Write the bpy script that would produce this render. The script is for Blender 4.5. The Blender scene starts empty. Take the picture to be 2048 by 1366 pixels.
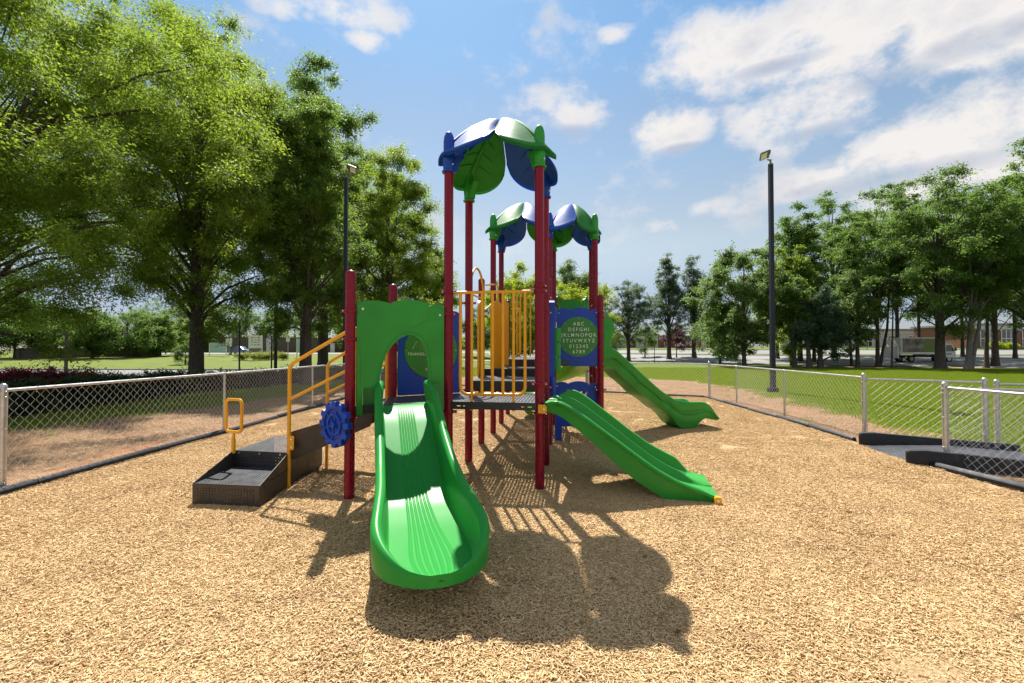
import bpy, bmesh, math, random
import numpy as np
from mathutils import Vector, Matrix, noise
from mathutils.geometry import tessellate_polygon
R = math.radians
random.seed(7)
S = bpy.context.scene
COL = S.collection

# ---------------------------------------------------------------- camera
CAM_H, FPX, PITCH = 1.8, 910.0, R(1.07)
cam_data = bpy.data.cameras.new('camera')
cam = bpy.data.objects.new('camera', cam_data)
COL.objects.link(cam)
cam_data.sensor_width = 36.0
cam_data.lens = 36.0 * FPX / 2048.0
cam_data.clip_start = 0.05
cam_data.clip_end = 3000
cam.location = (0, 0, CAM_H)
cam.rotation_euler = (R(90) + PITCH, 0, 0)
S.camera = cam
def at(px, py, Y):
    """the place at distance Y seen at photo pixel (px, py)"""
    u, v = (px - 1024) / FPX, (683 - py) / FPX
    dy = math.cos(PITCH) - v * math.sin(PITCH); dz = math.sin(PITCH) + v * math.cos(PITCH)
    return Vector((u * Y / dy, Y, CAM_H + dz * Y / dy))

# ---------------------------------------------------------------- light
SUN_TO = Vector((-0.140, 0.68, 1.0)).normalized()
SUN_EL = math.asin(SUN_TO.z); SUN_AZ = math.atan2(SUN_TO.x, SUN_TO.y)
sd = bpy.data.lights.new('sun', 'SUN'); sd.energy = 5.0; sd.angle = R(0.53); sd.color = (1.0, 0.95, 0.87)
sun = bpy.data.objects.new('sun', sd); COL.objects.link(sun)
sun.rotation_euler = SUN_TO.to_track_quat('Z', 'Y').to_euler()
S.view_settings.view_transform = 'Standard'
S.view_settings.look = 'None'
S.view_settings.exposure = 1.0
S.view_settings.gamma = 1.0
S.view_settings.use_curve_mapping = False
S.cycles.max_bounces = 8
S.cycles.transparent_max_bounces = 8

world = bpy.data.worlds.new('World'); S.world = world; world.use_nodes = True
def build_world():
    nt = world.node_tree; nt.nodes.clear()
    N = nt.nodes.new; L = nt.links.new
    out = N('ShaderNodeOutputWorld'); bg = N('ShaderNodeBackground'); bg.inputs[1].default_value = 0.09
    sky = N('ShaderNodeTexSky'); sky.sky_type = 'NISHITA'; sky.sun_disc = False
    sky.sun_elevation = SUN_EL; sky.sun_rotation = SUN_AZ
    sky.air_density = 1.0; sky.dust_density = 0.2; sky.ozone_density = 1.6
    tc = N('ShaderNodeTexCoord'); sep = N('ShaderNodeSeparateXYZ'); L(tc.outputs['Generated'], sep.inputs[0])
    def M(op, a, b=None, c=None, clamp=False):
        n = N('ShaderNodeMath'); n.operation = op; n.use_clamp = clamp
        for i, x in enumerate((a, b, c)):
            if x is None: continue
            if isinstance(x, (int, float)): n.inputs[i].default_value = x
            else: L(x, n.inputs[i])
        return n.outputs[0]
    az = M('ARCTAN2', sep.outputs[0], sep.outputs[1]); el = M('ARCSINE', sep.outputs[2])
    # warp
    nz = N('ShaderNodeTexNoise'); nz.inputs['Scale'].default_value = 8.0; nz.inputs['Detail'].default_value = 9; nz.inputs['Roughness'].default_value = 0.62
    mp = N('ShaderNodeMapping'); mp.inputs['Scale'].default_value = (1, 1, 1.45); L(tc.outputs['Generated'], mp.inputs[0]); L(mp.outputs[0], nz.inputs['Vector'])
    n2 = N('ShaderNodeTexNoise'); n2.inputs['Scale'].default_value = 2.1; n2.inputs['Detail'].default_value = 5
    L(mp.outputs[0], n2.inputs['Vector'])
    nse = M('SUBTRACT', nz.outputs[0], 0.5)
    clouds = [(1720, 30, 470, 125, 1.2), (1440, 100, 170, 90, 1.0), (1980, 40, 330, 130, 1.3), (2170, 190, 300, 150, 1.3),
              (1600, 228, 170, 75, .8), (1880, 290, 300, 75, 1.2), (1950, 215, 190, 100, 1.1), (1700, 350, 260, 42, .75), (1900, 345, 300, 60, .9), (1340, 262, 92, 56, .95), (1110, 228, 110, 62, .62),
              (1232, 66, 36, 22, .6), (700, 12, 130, 44, .62), (735, 82, 40, 22, .5), (560, 14, 70, 24, .4), (1430, 415, 95, 22, .5), (1330, 452, 40, 12, .3), (1310, 175, 40, 34, .4)]
    dens = None
    for (px, py, rx, ry, a) in clouds:
        p = at(px, py, 1.0) - Vector((0, 0, CAM_H)); p.normalize()
        caz, cel = math.atan2(p.x, p.y), math.asin(p.z)
        q = at(px + 30, py, 1.0) - Vector((0, 0, CAM_H)); q.normalize(); kx = (math.atan2(q.x, q.y) - caz) / 30
        q = at(px, py - 30, 1.0) - Vector((0, 0, CAM_H)); q.normalize(); ky = (math.asin(q.z) - cel) / 30
        dx = M('DIVIDE', M('SUBTRACT', az, caz), rx * kx); dy = M('DIVIDE', M('SUBTRACT', el, cel), ry * ky)
        d = M('SUBTRACT', 1.0, M('ADD', M('MULTIPLY', dx, dx), M('MULTIPLY', dy, dy)))
        d = M('MULTIPLY', M('MAXIMUM', d, -1.0), a)
        dens = d if dens is None else M('MAXIMUM', dens, d)
    # unseen clouds round the rest of the sky, cover set to lift fill light
    els = M('ADD', M('MULTIPLY', M('SUBTRACT', n2.outputs[0], 0.46), 6.0), 0.05)
    els = M('MINIMUM', els, M('MULTIPLY', M('SUBTRACT', M('ABSOLUTE', M('SUBTRACT', az, 0.03)), 0.95), 6))
    dens = M('MAXIMUM', dens, els)
    dn = M('ADD', dens, M('MULTIPLY', nse, 4.4))
    mr = N('ShaderNodeMapRange'); mr.interpolation_type = 'SMOOTHSTEP'; L(dn, mr.inputs[0]); mr.inputs[1].default_value = -0.2; mr.inputs[2].default_value = 1.0
    alpha = M('MULTIPLY', mr.outputs[0], 0.93)
    # thickness darkens the clouds (greyer where deep), noise gives billows
    drk = None
    for (px, py, rx, ry) in [(1960, 85, 230, 62), (1800, 150, 150, 40), (1840, 345, 330, 42), (1560, 130, 120, 30), (2200, 250, 260, 90), (1640, 262, 130, 28), (1370, 300, 70, 22), (1130, 268, 90, 24)]:
        p = at(px, py, 1.0) - Vector((0, 0, CAM_H)); p.normalize(); caz, cel = math.atan2(p.x, p.y), math.asin(p.z)
        q = at(px + 30, py - 30, 1.0) - Vector((0, 0, CAM_H)); q.normalize(); kx = (math.atan2(q.x, q.y) - caz) / 30; ky = (math.asin(q.z) - cel) / 30
        dx = M('DIVIDE', M('SUBTRACT', az, caz), rx * kx); dy = M('DIVIDE', M('SUBTRACT', el, cel), ry * ky)
        d = M('MAXIMUM', M('SUBTRACT', 1.0, M('ADD', M('MULTIPLY', dx, dx), M('MULTIPLY', dy, dy))), 0.0); drk = d if drk is None else M('MAXIMUM', drk, d)
    mr2 = N('ShaderNodeMapRange'); L(M('ADD', M('MULTIPLY', drk, 1.0), M('MULTIPLY', M('ADD', nse, M('SUBTRACT', n2.outputs[0], .5)), 2.4)), mr2.inputs[0]); mr2.inputs[1].default_value = 0.05; mr2.inputs[2].default_value = 0.95
    cc = N('ShaderNodeMix'); cc.data_type = 'RGBA'; L(mr2.outputs[0], cc.inputs[0])
    cc.inputs[6].default_value = (5.3, 5.05, 4.85, 1); cc.inputs[7].default_value = (3.0, 3.2, 3.75, 1)
    # sky haze
    hz = N('ShaderNodeMapRange'); L(el, hz.inputs[0]); hz.inputs[1].default_value = 0.0; hz.inputs[2].default_value = 0.70
    rp = N('ShaderNodeValToRGB'); L(hz.outputs[0], rp.inputs[0]); cr = rp.color_ramp; cr.interpolation = 'EASE'
    for k, (pos, c) in enumerate([(0, (.37, .37, .46)), (.08, (.40, .395, .48)), (.34, (.96, .77, .60)), (.6, (.90, .84, .72)), (.9, (.74, .90, .88))]):
        e = cr.elements[k] if k < 2 else cr.elements.new(pos)
        e.position = pos; e.color = (*c, 1)
    sk = N('ShaderNodeMix'); sk.data_type = 'RGBA'; sk.blend_type = 'MULTIPLY'; sk.inputs[0].default_value = 1; L(sky.outputs[0], sk.inputs[6]); L(rp.outputs[0], sk.inputs[7])
    mx = N('ShaderNodeMix'); mx.data_type = 'RGBA'; L(alpha, mx.inputs[0]); L(sk.outputs[2], mx.inputs[6]); L(cc.outputs[2], mx.inputs[7])
    L(mx.outputs[2], bg.inputs[0]); L(bg.outputs[0], out.inputs[0])
build_world()

# ---------------------------------------------------------------- helpers
class MB:
    def __init__(s): s.v = []; s.f = []
    def add(s, vs, fs):
        o = len(s.v); s.v += [tuple(v) for v in vs]; s.f += [tuple(i + o for i in f) for f in fs]; return s
    def box(s, c, size, M=None):
        x, y, z = [d / 2 for d in size]
        vs = [Vector((c[0] + a * x, c[1] + b * y, c[2] + d * z)) for a in (-1, 1) for b in (-1, 1) for d in (-1, 1)]
        if M: vs = [M @ v for v in vs]
        return s.add(vs, [(0, 1, 3, 2), (4, 6, 7, 5), (0, 4, 5, 1), (2, 3, 7, 6), (0, 2, 6, 4), (1, 5, 7, 3)])
    def bbox(s, c, size, b=0.01, M=None):
        """box with chamfered vertical and top edges"""
        x, y, z = [d / 2 for d in size]
        def ring(e, zz): return [(-x + b, -y + e, zz), (x - b, -y + e, zz), (x - e, -y + b, zz), (x - e, y - b, zz), (x - b, y - e, zz), (-x + b, y - e, zz), (-x + e, y - b, zz), (-x + e, -y + b, zz)]
        rings = [ring(b * .7, -z), ring(0, -z + b), ring(0, z - b), ring(b * .7, z)]
        vs = [Vector((c[0] + p[0], c[1] + p[1], c[2] + p[2])) for r in rings for p in r]
        if M: vs = [M @ v for v in vs]
        fs = [tuple(range(7, -1, -1)), tuple(range(24, 32))]
        for k in range(3):
            for i in range(8): fs.append((k * 8 + i, k * 8 + (i + 1) % 8, k * 8 + 8 + (i + 1) % 8, k * 8 + 8 + i))
        return s.add(vs, fs)
    def tube(s, pts, r, seg=10, cap=True, closed=False):
        pts = [Vector(p) for p in pts]; n = len(pts)
        rs = r if isinstance(r, (list, tuple)) else [r] * n
        vs = []; up = None
        for i in range(n):
            if closed: t = pts[(i + 1) % n] - pts[i - 1]
            else: t = pts[min(i + 1, n - 1)] - pts[max(i - 1, 0)]
            t.normalize()
            if up is None:
                up = Vector((0, 0, 1)) if abs(t.z) < .9 else Vector((1, 0, 0))
            up = (up - t * up.dot(t)); 
            if up.length < 1e-6: up = t.orthogonal()
            up.normalize(); w = t.cross(up)
            for k in range(seg):
                a = 2 * math.pi * k / seg
                vs.append(pts[i] + (up * math.cos(a) + w * math.sin(a)) * rs[i])
        fs = []
        m = n if closed else n - 1
        for i in range(m):
            j = (i + 1) % n
            for k in range(seg): fs.append((i * seg + k, i * seg + (k + 1) % seg, j * seg + (k + 1) % seg, j * seg + k))
        if cap and not closed: fs += [tuple(range(seg - 1, -1, -1)), tuple(range((n - 1) * seg, n * seg))]
        return s.add(vs, fs)
    def lathe(s, c, prof, seg=20, M=None):
        """prof: (radius, height) list"""
        vs = []; n = len(prof)
        for (r, z) in prof:
            for k in range(seg):
                a = 2 * math.pi * k / seg
                v = Vector((r * math.cos(a), r * math.sin(a), z)); v = (M @ v) if M else v
                vs.append(v + Vector(c))
        fs = [(i * seg + k, i * seg + (k + 1) % seg, (i + 1) * seg + (k + 1) % seg, (i + 1) * seg + k) for i in range(n - 1) for k in range(seg)]
        fs += [tuple(range(seg - 1, -1, -1)), tuple(range((n - 1) * seg, n * seg))]
        return s.add(vs, fs)
    def prism(s, poly, y0, y1, M=None, holes=()):
        """outline in local (x, z), thickness along local y"""
        loops = [list(poly)] + [list(h) for h in holes]
        flat = [p for l in loops for p in l]; n = len(flat)
        vs = [Vector((p[0], y0, p[1])) for p in flat] + [Vector((p[0], y1, p[1])) for p in flat]
        tris = tessellate_polygon([[Vector((p[0], p[1], 0)) for p in l] for l in loops])
        fs = [tuple(t) for t in tris] + [tuple(i + n for i in reversed(t)) for t in tris]
        o = 0
        for l in loops:
            m = len(l)
            for i in range(m): fs.append((o + i, o + (i + 1) % m, n + o + (i + 1) % m, n + o + i))
            o += m
        if M: vs = [M @ v for v in vs]
        return s.add(vs, fs)
    def sweep(s, rings, cap=True, closed_section=True):
        n = len(rings); m = len(rings[0]); vs = [v for r in rings for v in r]; fs = []
        for i in range(n - 1):
            for k in range(m if closed_section else m - 1):
                fs.append((i * m + k, i * m + (k + 1) % m, (i + 1) * m + (k + 1) % m, (i + 1) * m + k))
        if cap: fs += [tuple(range(m - 1, -1, -1)), tuple(range((n - 1) * m, n * m))]
        return s.add(vs, fs)
    def build(s, name, m, parent=None, smooth=35, fix=True, bevel=0):
        me = bpy.data.meshes.new(name); me.from_pydata(s.v, [], s.f)
        if fix:
            b = bmesh.new(); b.from_mesh(me); bmesh.ops.recalc_face_normals(b, faces=b.faces); b.to_mesh(me); b.free()
        if m: me.materials.append(m)
        if smooth: me.shade_smooth(); me.set_sharp_from_angle(angle=R(smooth))
        me.update()
        o = bpy.data.objects.new(name, me); COL.objects.link(o)
        if parent: o.parent = parent
        if bevel:
            md = o.modifiers.new('bevel', 'BEVEL'); md.width = bevel; md.segments = 2; md.limit_method = 'ANGLE'; md.angle_limit = R(50)
        return o
def thing(name, label, cat, loc=(0, 0, 0), rz=0, group=None):
    o = bpy.data.objects.new(name, None); COL.objects.link(o); o.empty_display_size = .2
    o.location = loc; o.rotation_euler = (0, 0, rz); o['label'] = label; o['category'] = cat
    if group: o['group'] = group
    return o
def tag(o, label=None, cat=None, group=None, kind=None):
    if label: o['label'] = label
    if cat: o['category'] = cat
    if group: o['group'] = group
    if kind: o['kind'] = kind
    return o
def frame(o, x, n=None, up=Vector((0, 0, 1))):
    x = Vector(x).normalized(); y = up.cross(x).normalized()
    z = x.cross(y)
    m = Matrix.Identity(4)
    for i in range(3): m[i][0], m[i][1], m[i][2], m[i][3] = x[i], y[i], z[i], o[i]
    return m
def grid_mesh(name, xs, ys, zf, mat, parent=None):
    nx, ny = len(xs), len(ys)
    X, Y = np.meshgrid(xs, ys); Z = zf(X, Y)
    co = np.stack([X, Y, Z], -1).reshape(-1, 3).astype(np.float32)
    i, j = np.meshgrid(np.arange(nx - 1), np.arange(ny - 1))
    a = (j * nx + i).ravel(); f = np.stack([a, a + 1, a + 1 + nx, a + nx], -1)
    return np_mesh(name, co, f, mat, parent, smooth=True)
def np_mesh(name, co, f, mat, parent=None, smooth=False, link=True):
    me = bpy.data.meshes.new(name)
    k = f.shape[1]
    me.vertices.add(len(co)); me.vertices.foreach_set('co', co.astype(np.float32).ravel())
    me.loops.add(f.size); me.loops.foreach_set('vertex_index', f.astype(np.int32).ravel())
    me.polygons.add(len(f)); me.polygons.foreach_set('loop_start', np.arange(0, f.size, k, dtype=np.int32))
    me.polygons.foreach_set('use_smooth', np.full(len(f), smooth))
    me.update(calc_edges=True)
    if mat: me.materials.append(mat)
    o = bpy.data.objects.new(name, me)
    if link: COL.objects.link(o)
    if parent: o.parent = parent
    return o
def attr(me, name, vals, domain='POINT'):
    a = me.attributes.new(name, 'FLOAT', domain); a.data.foreach_set('value', np.asarray(vals, dtype=np.float32))

# ---------------------------------------------------------------- materials
def new_mat(name):
    m = bpy.data.materials.new(name); m.use_nodes = True; nt = m.node_tree
    return m, nt, nt.nodes.new, nt.links.new, nt.nodes['Principled BSDF']
def nmix(N, L, fac, a, b):
    n = N('ShaderNodeMix'); n.data_type = 'RGBA'
    for i, x in ((0, fac), (6, a), (7, b)):
        if isinstance(x, (int, float)): n.inputs[i].default_value = x
        elif isinstance(x, tuple): n.inputs[i].default_value = (*x[:3], 1)
        else: L(x, n.inputs[i])
    return n.outputs[2]
def nnoise(N, L, scale, detail=4, rough=.55, coord=None, stretch=None, w='Object'):
    tc = N('ShaderNodeTexCoord'); n = N('ShaderNodeTexNoise'); n.inputs['Scale'].default_value = scale; n.inputs['Detail'].default_value = detail; n.inputs['Roughness'].default_value = rough
    if stretch:
        mp = N('ShaderNodeMapping'); mp.inputs['Scale'].default_value = stretch; L(tc.outputs[w], mp.inputs[0]); L(mp.outputs[0], n.inputs['Vector'])
    else: L(tc.outputs[w], n.inputs['Vector'])
    return n.outputs[0]
def nramp(N, L, x, a, b, c=0., d=1.):
    n = N('ShaderNodeMapRange'); L(x, n.inputs[0]); n.inputs[1].default_value = a; n.inputs[2].default_value = b; n.inputs[3].default_value = c; n.inputs[4].default_value = d
    return n.outputs[0]
def nbump(N, L, h, strength, dist, bsdf):
    b = N('ShaderNodeBump'); b.inputs['Strength'].default_value = strength; b.inputs['Distance'].default_value = dist; L(h, b.inputs['Height']); L(b.outputs[0], bsdf.inputs['Normal']); return b
def simple(name, col, rough=.5, metal=0., var=.12, vs=3., bump=0., bs=60., bd=.002, spec=.5, transl=0., coat=0., dirt=0., dcol=(.25, .2, .14), rv=1.):
    m, nt, N, L, B = new_mat(name)
    dark = tuple(c * (1 - var) for c in col); lite = tuple(min(1, c * (1 + var)) for c in col)
    c = nmix(N, L, nramp(N, L, nnoise(N, L, vs), .3, .7), dark, lite)
    if dirt:
        d = nramp(N, L, nnoise(N, L, 7., 8, .7), .55, .8, 0, dirt); c = nmix(N, L, d, c, dcol)
    L(c, B.inputs['Base Color'])
    L(nramp(N, L, nnoise(N, L, 9., 6, .6), .3, .75, max(.02, rough - .07 * rv), min(1, rough + .12 * rv)), B.inputs['Roughness'])
    B.inputs['Metallic'].default_value = metal; B.inputs['Specular IOR Level'].default_value = spec; B.inputs['Coat Weight'].default_value = coat; B.inputs['Coat Roughness'].default_value = .12
    if bump: nbump(N, L, nnoise(N, L, bs, 3), bump, bd, B)
    if transl:
        t = N('ShaderNodeBsdfTranslucent'); L(c, t.inputs[0]); mx = N('ShaderNodeMixShader'); mx.inputs[0].default_value = transl
        L(B.outputs[0], mx.inputs[1]); L(t.outputs[0], mx.inputs[2]); L(mx.outputs[0], nt.nodes['Material Output'].inputs[0])
    return m
MT = {}
MT['green'] = simple('green_plastic', (.020, .26, .028), .42, var=.14, vs=2., spec=.38)
MT['green_slide'] = simple('green_slide_plastic', (.022, .262, .040), .34, var=.03, vs=1., spec=.14, rv=.1)
MT['green_dark'] = simple('green_board', (.020, .20, .032), .42, var=.06)
MT['green_roof'] = simple('green_roof_plastic', (.035, .25, .045), .46, var=.08, spec=.22, transl=.2)
MT['lime'] = simple('lime_plastic', (.16, .36, .03), .35, var=.08, transl=.3)
MT['blue'] = simple('blue_plastic', (.004, .048, .40), .38, var=.08, spec=.4)
MT['blue_roof'] = simple('blue_roof_plastic', (.02, .09, .42), .46, var=.08, spec=.22, transl=.10)
MT['maroon'] = simple('maroon_powder_coat', (.19, .0018, .020), .27, var=.04, spec=.28, rv=.3)
MT['yellow'] = simple('yellow_powder_coat', (.76, .35, .006), .32, var=.05)
MT['black'] = simple('black_pvc', (.024, .024, .027), .46, var=.2, bump=.4, bs=160, bd=.001, dirt=.35, dcol=(.12, .10, .08))
MT['blackdeck'] = simple('deck_pvc', (.05, .052, .06), .38, var=.15, bump=.3, bs=160, bd=.001, dirt=.3, dcol=(.2, .17, .13))
MT['brown_pvc'] = simple('brown_black_pvc', (.040, .032, .026), .5, var=.15, bump=.5, bs=130, bd=.001, dirt=.35, dcol=(.12, .10, .08))
MT['timber'] = simple('border_plastic', (.018, .019, .023), .58, var=.25, spec=.35, bump=.6, bs=70, bd=.003, dirt=.45, dcol=(.16, .12, .09))
MT['galv'] = simple('galvanised_steel', (.50, .50, .52), .36, metal=.85, var=.12, vs=12, bump=.1, bs=90, bd=.0005)
MT['wire'] = simple('galvanised_wire', (.62, .62, .64), .42, metal=.55, var=.12, vs=20)
MT['steel'] = simple('bolt_steel', (.6, .6, .6), .3, metal=.9, var=.05)
MT['cream'] = simple('cream_letter', (.72, .78, .60), .5, var=.03)
MT['lamp'] = simple('dark_navy_paint', (.011, .014, .026), .4, var=.15, spec=.35)
MT['lampgrey'] = simple('lamp_head_grey', (.16, .15, .14), .4, var=.1)
MT['lens'] = simple('lamp_lens', (.85, .84, .80), .35, var=.05)
MT['white'] = simple('white_paint', (.74, .74, .73), .4, var=.05)
MT['wht_car'] = simple('silver_car_paint', (.45, .47, .5), .25, metal=.3, var=.03, coat=.8)
MT['nvy_car'] = simple('slate_blue_car_paint', (.05, .07, .12), .25, metal=.4, var=.03, coat=.8)
MT['glass'] = simple('dark_glass', (.02, .025, .03), .06, var=.1, spec=1.)
MT['rubber'] = simple('rubber', (.02, .02, .02), .8, var=.2)
MT['rim'] = simple('wheel_rim', (.35, .35, .36), .35, metal=.7)
MT['tan'] = simple('tan_plate', (.35, .28, .18), .5)
MT['red'] = simple('red_paint', (.5, .02, .015), .4)
MT['redlamp'] = simple('red_lamp', (.4, .02, .02), .25)
MT['teal'] = simple('pale_teal_board', (.36, .52, .50), .5, var=.06)
MT['orange'] = simple('orange_plastic', (.7, .13, .02), .5)
MT['wallbrown'] = simple('brown_block_wall', (.11, .085, .075), .85, var=.2, bump=.5, bs=8, bd=.02)
MT['brick'] = simple('brick_far', (.22, .095, .07), .85, var=.2, vs=4, bump=.4, bs=12, bd=.01)
MT['stucco'] = simple('pale_stucco', (.5, .5, .5), .8, var=.08)
MT['roofgrey'] = simple('grey_roof', (.22, .22, .23), .7)
MT['concrete'] = simple('concrete', (.42, .40, .37), .85, var=.15, bump=.4, bs=30, bd=.004)
def bark_mat(name, a, b):
    m, nt, N, L, B = new_mat(name)
    n = nnoise(N, L, 7, 8, .65, stretch=(3.5, 3.5, .55))
    L(nmix(N, L, nramp(N, L, n, .35, .65), a, b), B.inputs['Base Color']); B.inputs['Roughness'].default_value = .9
    nbump(N, L, n, 1., .05, B); return m
MT['bark'] = bark_mat('oak_bark', (.035, .028, .024), (.12, .098, .082))
MT['bark_pale'] = bark_mat('pale_bark', (.10, .09, .08), (.26, .24, .22))
MT['stem'] = bark_mat('shrub_stem', (.06, .045, .03), (.16, .12, .08))
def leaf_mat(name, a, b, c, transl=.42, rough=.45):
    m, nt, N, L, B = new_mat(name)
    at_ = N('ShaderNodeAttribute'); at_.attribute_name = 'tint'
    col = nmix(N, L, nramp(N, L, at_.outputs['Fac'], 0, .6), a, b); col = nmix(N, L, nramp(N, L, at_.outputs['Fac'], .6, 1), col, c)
    L(col, B.inputs['Base Color']); B.inputs['Roughness'].default_value = rough + .1; B.inputs['Specular IOR Level'].default_value = .3
    t = N('ShaderNodeBsdfTranslucent')
    hs = N('ShaderNodeHueSaturation'); hs.inputs['Hue'].default_value = .494; hs.inputs['Saturation'].default_value = 1.0; hs.inputs['Value'].default_value = 2.0; L(col, hs.inputs['Color']); L(hs.outputs[0], t.inputs[0])
    mx = N('ShaderNodeMixShader'); mx.inputs[0].default_value = transl; L(B.outputs[0], mx.inputs[1]); L(t.outputs[0], mx.inputs[2]); L(mx.outputs[0], nt.nodes['Material Output'].inputs[0])
    return m
MT['oak'] = leaf_mat('willow_oak_leaf', (.105, .160, .018), (.165, .235, .022), (.26, .31, .026), .56)
MT['oak2'] = leaf_mat('oak_leaf_deep', (.078, .135, .022), (.118, .188, .027), (.175, .245, .03), .54)
MT['pine'] = leaf_mat('conifer_needle', (.075, .110, .060), (.105, .145, .075), (.13, .17, .08), .5)
MT['lightleaf'] = leaf_mat('yellow_green_leaf', (.17, .23, .012), (.25, .31, .015), (.34, .37, .02), .52)
MT['maple'] = leaf_mat('maple_leaf', (.072, .128, .024), (.112, .186, .030), (.168, .24, .034), .54)
MT['soft'] = leaf_mat('soft_green_leaf', (.085, .135, .035), (.125, .19, .045), (.18, .25, .055), .48)
MT['cedar'] = leaf_mat('blue_green_cedar', (.055, .10, .055), (.075, .13, .068), (.10, .16, .08), .35)
MT['hedge'] = leaf_mat('hedge_leaf', (.012, .030, .009), (.022, .05, .013), (.05, .10, .02), .3, .35)
MT['crim'] = leaf_mat('crimson_leaf', (.06, .010, .018), (.13, .018, .03), (.22, .03, .05), .35)
MT['flower'] = leaf_mat('red_flower', (.45, .015, .03), (.6, .03, .06), (.7, .05, .08), .3)
MT['yelshrub'] = leaf_mat('golden_shrub_leaf', (.14, .17, .02), (.2, .23, .025), (.28, .3, .03), .35)
MT['grassblade'] = leaf_mat('grass_blade', (.10, .155, .010), (.15, .21, .014), (.22, .26, .03), .45, .5)
MT['straw'] = leaf_mat('straw', (.30, .17, .085), (.42, .28, .15), (.55, .42, .26), .1, .7)

# ---------------------------------------------------------------- ground
_yx = [-300, -25, -5, 10, 22, 34, 50, 80, 300]; _yv = [40, 41, 65, 80, 72, 50, 41, 36, 30]
def Y0(x): return np.interp(x, _yx, _yv)
def H(x, y):
    s = np.maximum(0, y - Y0(x)); cap = np.interp(x, [-30, 5], [1.3, 2.3])
    return np.where(.037 * s < cap, .037 * s, cap) 
def Hf(x, y): return float(H(np.array(float(x)), np.array(float(y))))
MULCH = [(-6.45, -6), (-6.38, 5), (-6.2, 14), (-6.08, 24.8), (7.33, 17.05), (7.1, 12.1), (6.78, 9.1), (6.33, 7.2), (6.45, 5.75), (6.5, -6)]
STRAW = [(-10.2, -8), (-11.3, 5), (-11.3, 10), (-10.2, 12.5), (-9.3, 14), (-8.6, 20), (-8.2, 26), (-5, 30), (0, 31), (6, 30), (10.4, 26), (10.6, 19.3), (9.24, 13.6), (8.8, 9.4), (8.66, 7.7), (8.6, 3), (8.5, -8)]
def sdist(poly, X, Y):
    """signed distance, positive inside"""
    X = np.asarray(X, float); Y = np.asarray(Y, float); d = np.full(X.shape, 1e9); ins = np.zeros(X.shape, bool); n = len(poly)
    for i in range(n):
        x1, y1 = poly[i]; x2, y2 = poly[(i + 1) % n]; dx, dy = x2 - x1, y2 - y1
        t = np.clip(((X - x1) * dx + (Y - y1) * dy) / (dx * dx + dy * dy), 0, 1)
        d = np.minimum(d, np.hypot(X - x1 - t * dx, Y - y1 - t * dy))
        c = ((y1 > Y) != (y2 > Y)) & (X < (x2 - x1) * (Y - y1) / ((y2 - y1) + 1e-12) + x1); ins ^= c
    return np.where(ins, d, -d)
def vnoise(X, Y, sc, seed=0):
    """cheap smooth noise from a few sines"""
    r = np.random.RandomState(seed); o = 0
    for k in range(7):
        a = r.uniform(0, 6.28); f = sc * r.uniform(.6, 2.2); o = o + np.sin((X * math.cos(a) + Y * math.sin(a)) * f + r.uniform(0, 6.28))
    return o / 7
def mulch_z(X, Y):
    z = .012 + .024 * vnoise(X, Y, 2.2, 3) + .014 * vnoise(X, Y, 6., 4)
    return z - .045 * np.exp(-(((X + .42) / .45) ** 2 + ((Y - 2.75) / .5) ** 2)) + .02 * np.exp(-(((X + .3) / .7) ** 2 + ((Y - 1.95) / .35) ** 2)) - .02 * np.exp(-(((X - 5.1) / .5) ** 2 + ((Y - 10.9) / .5) ** 2))

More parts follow.
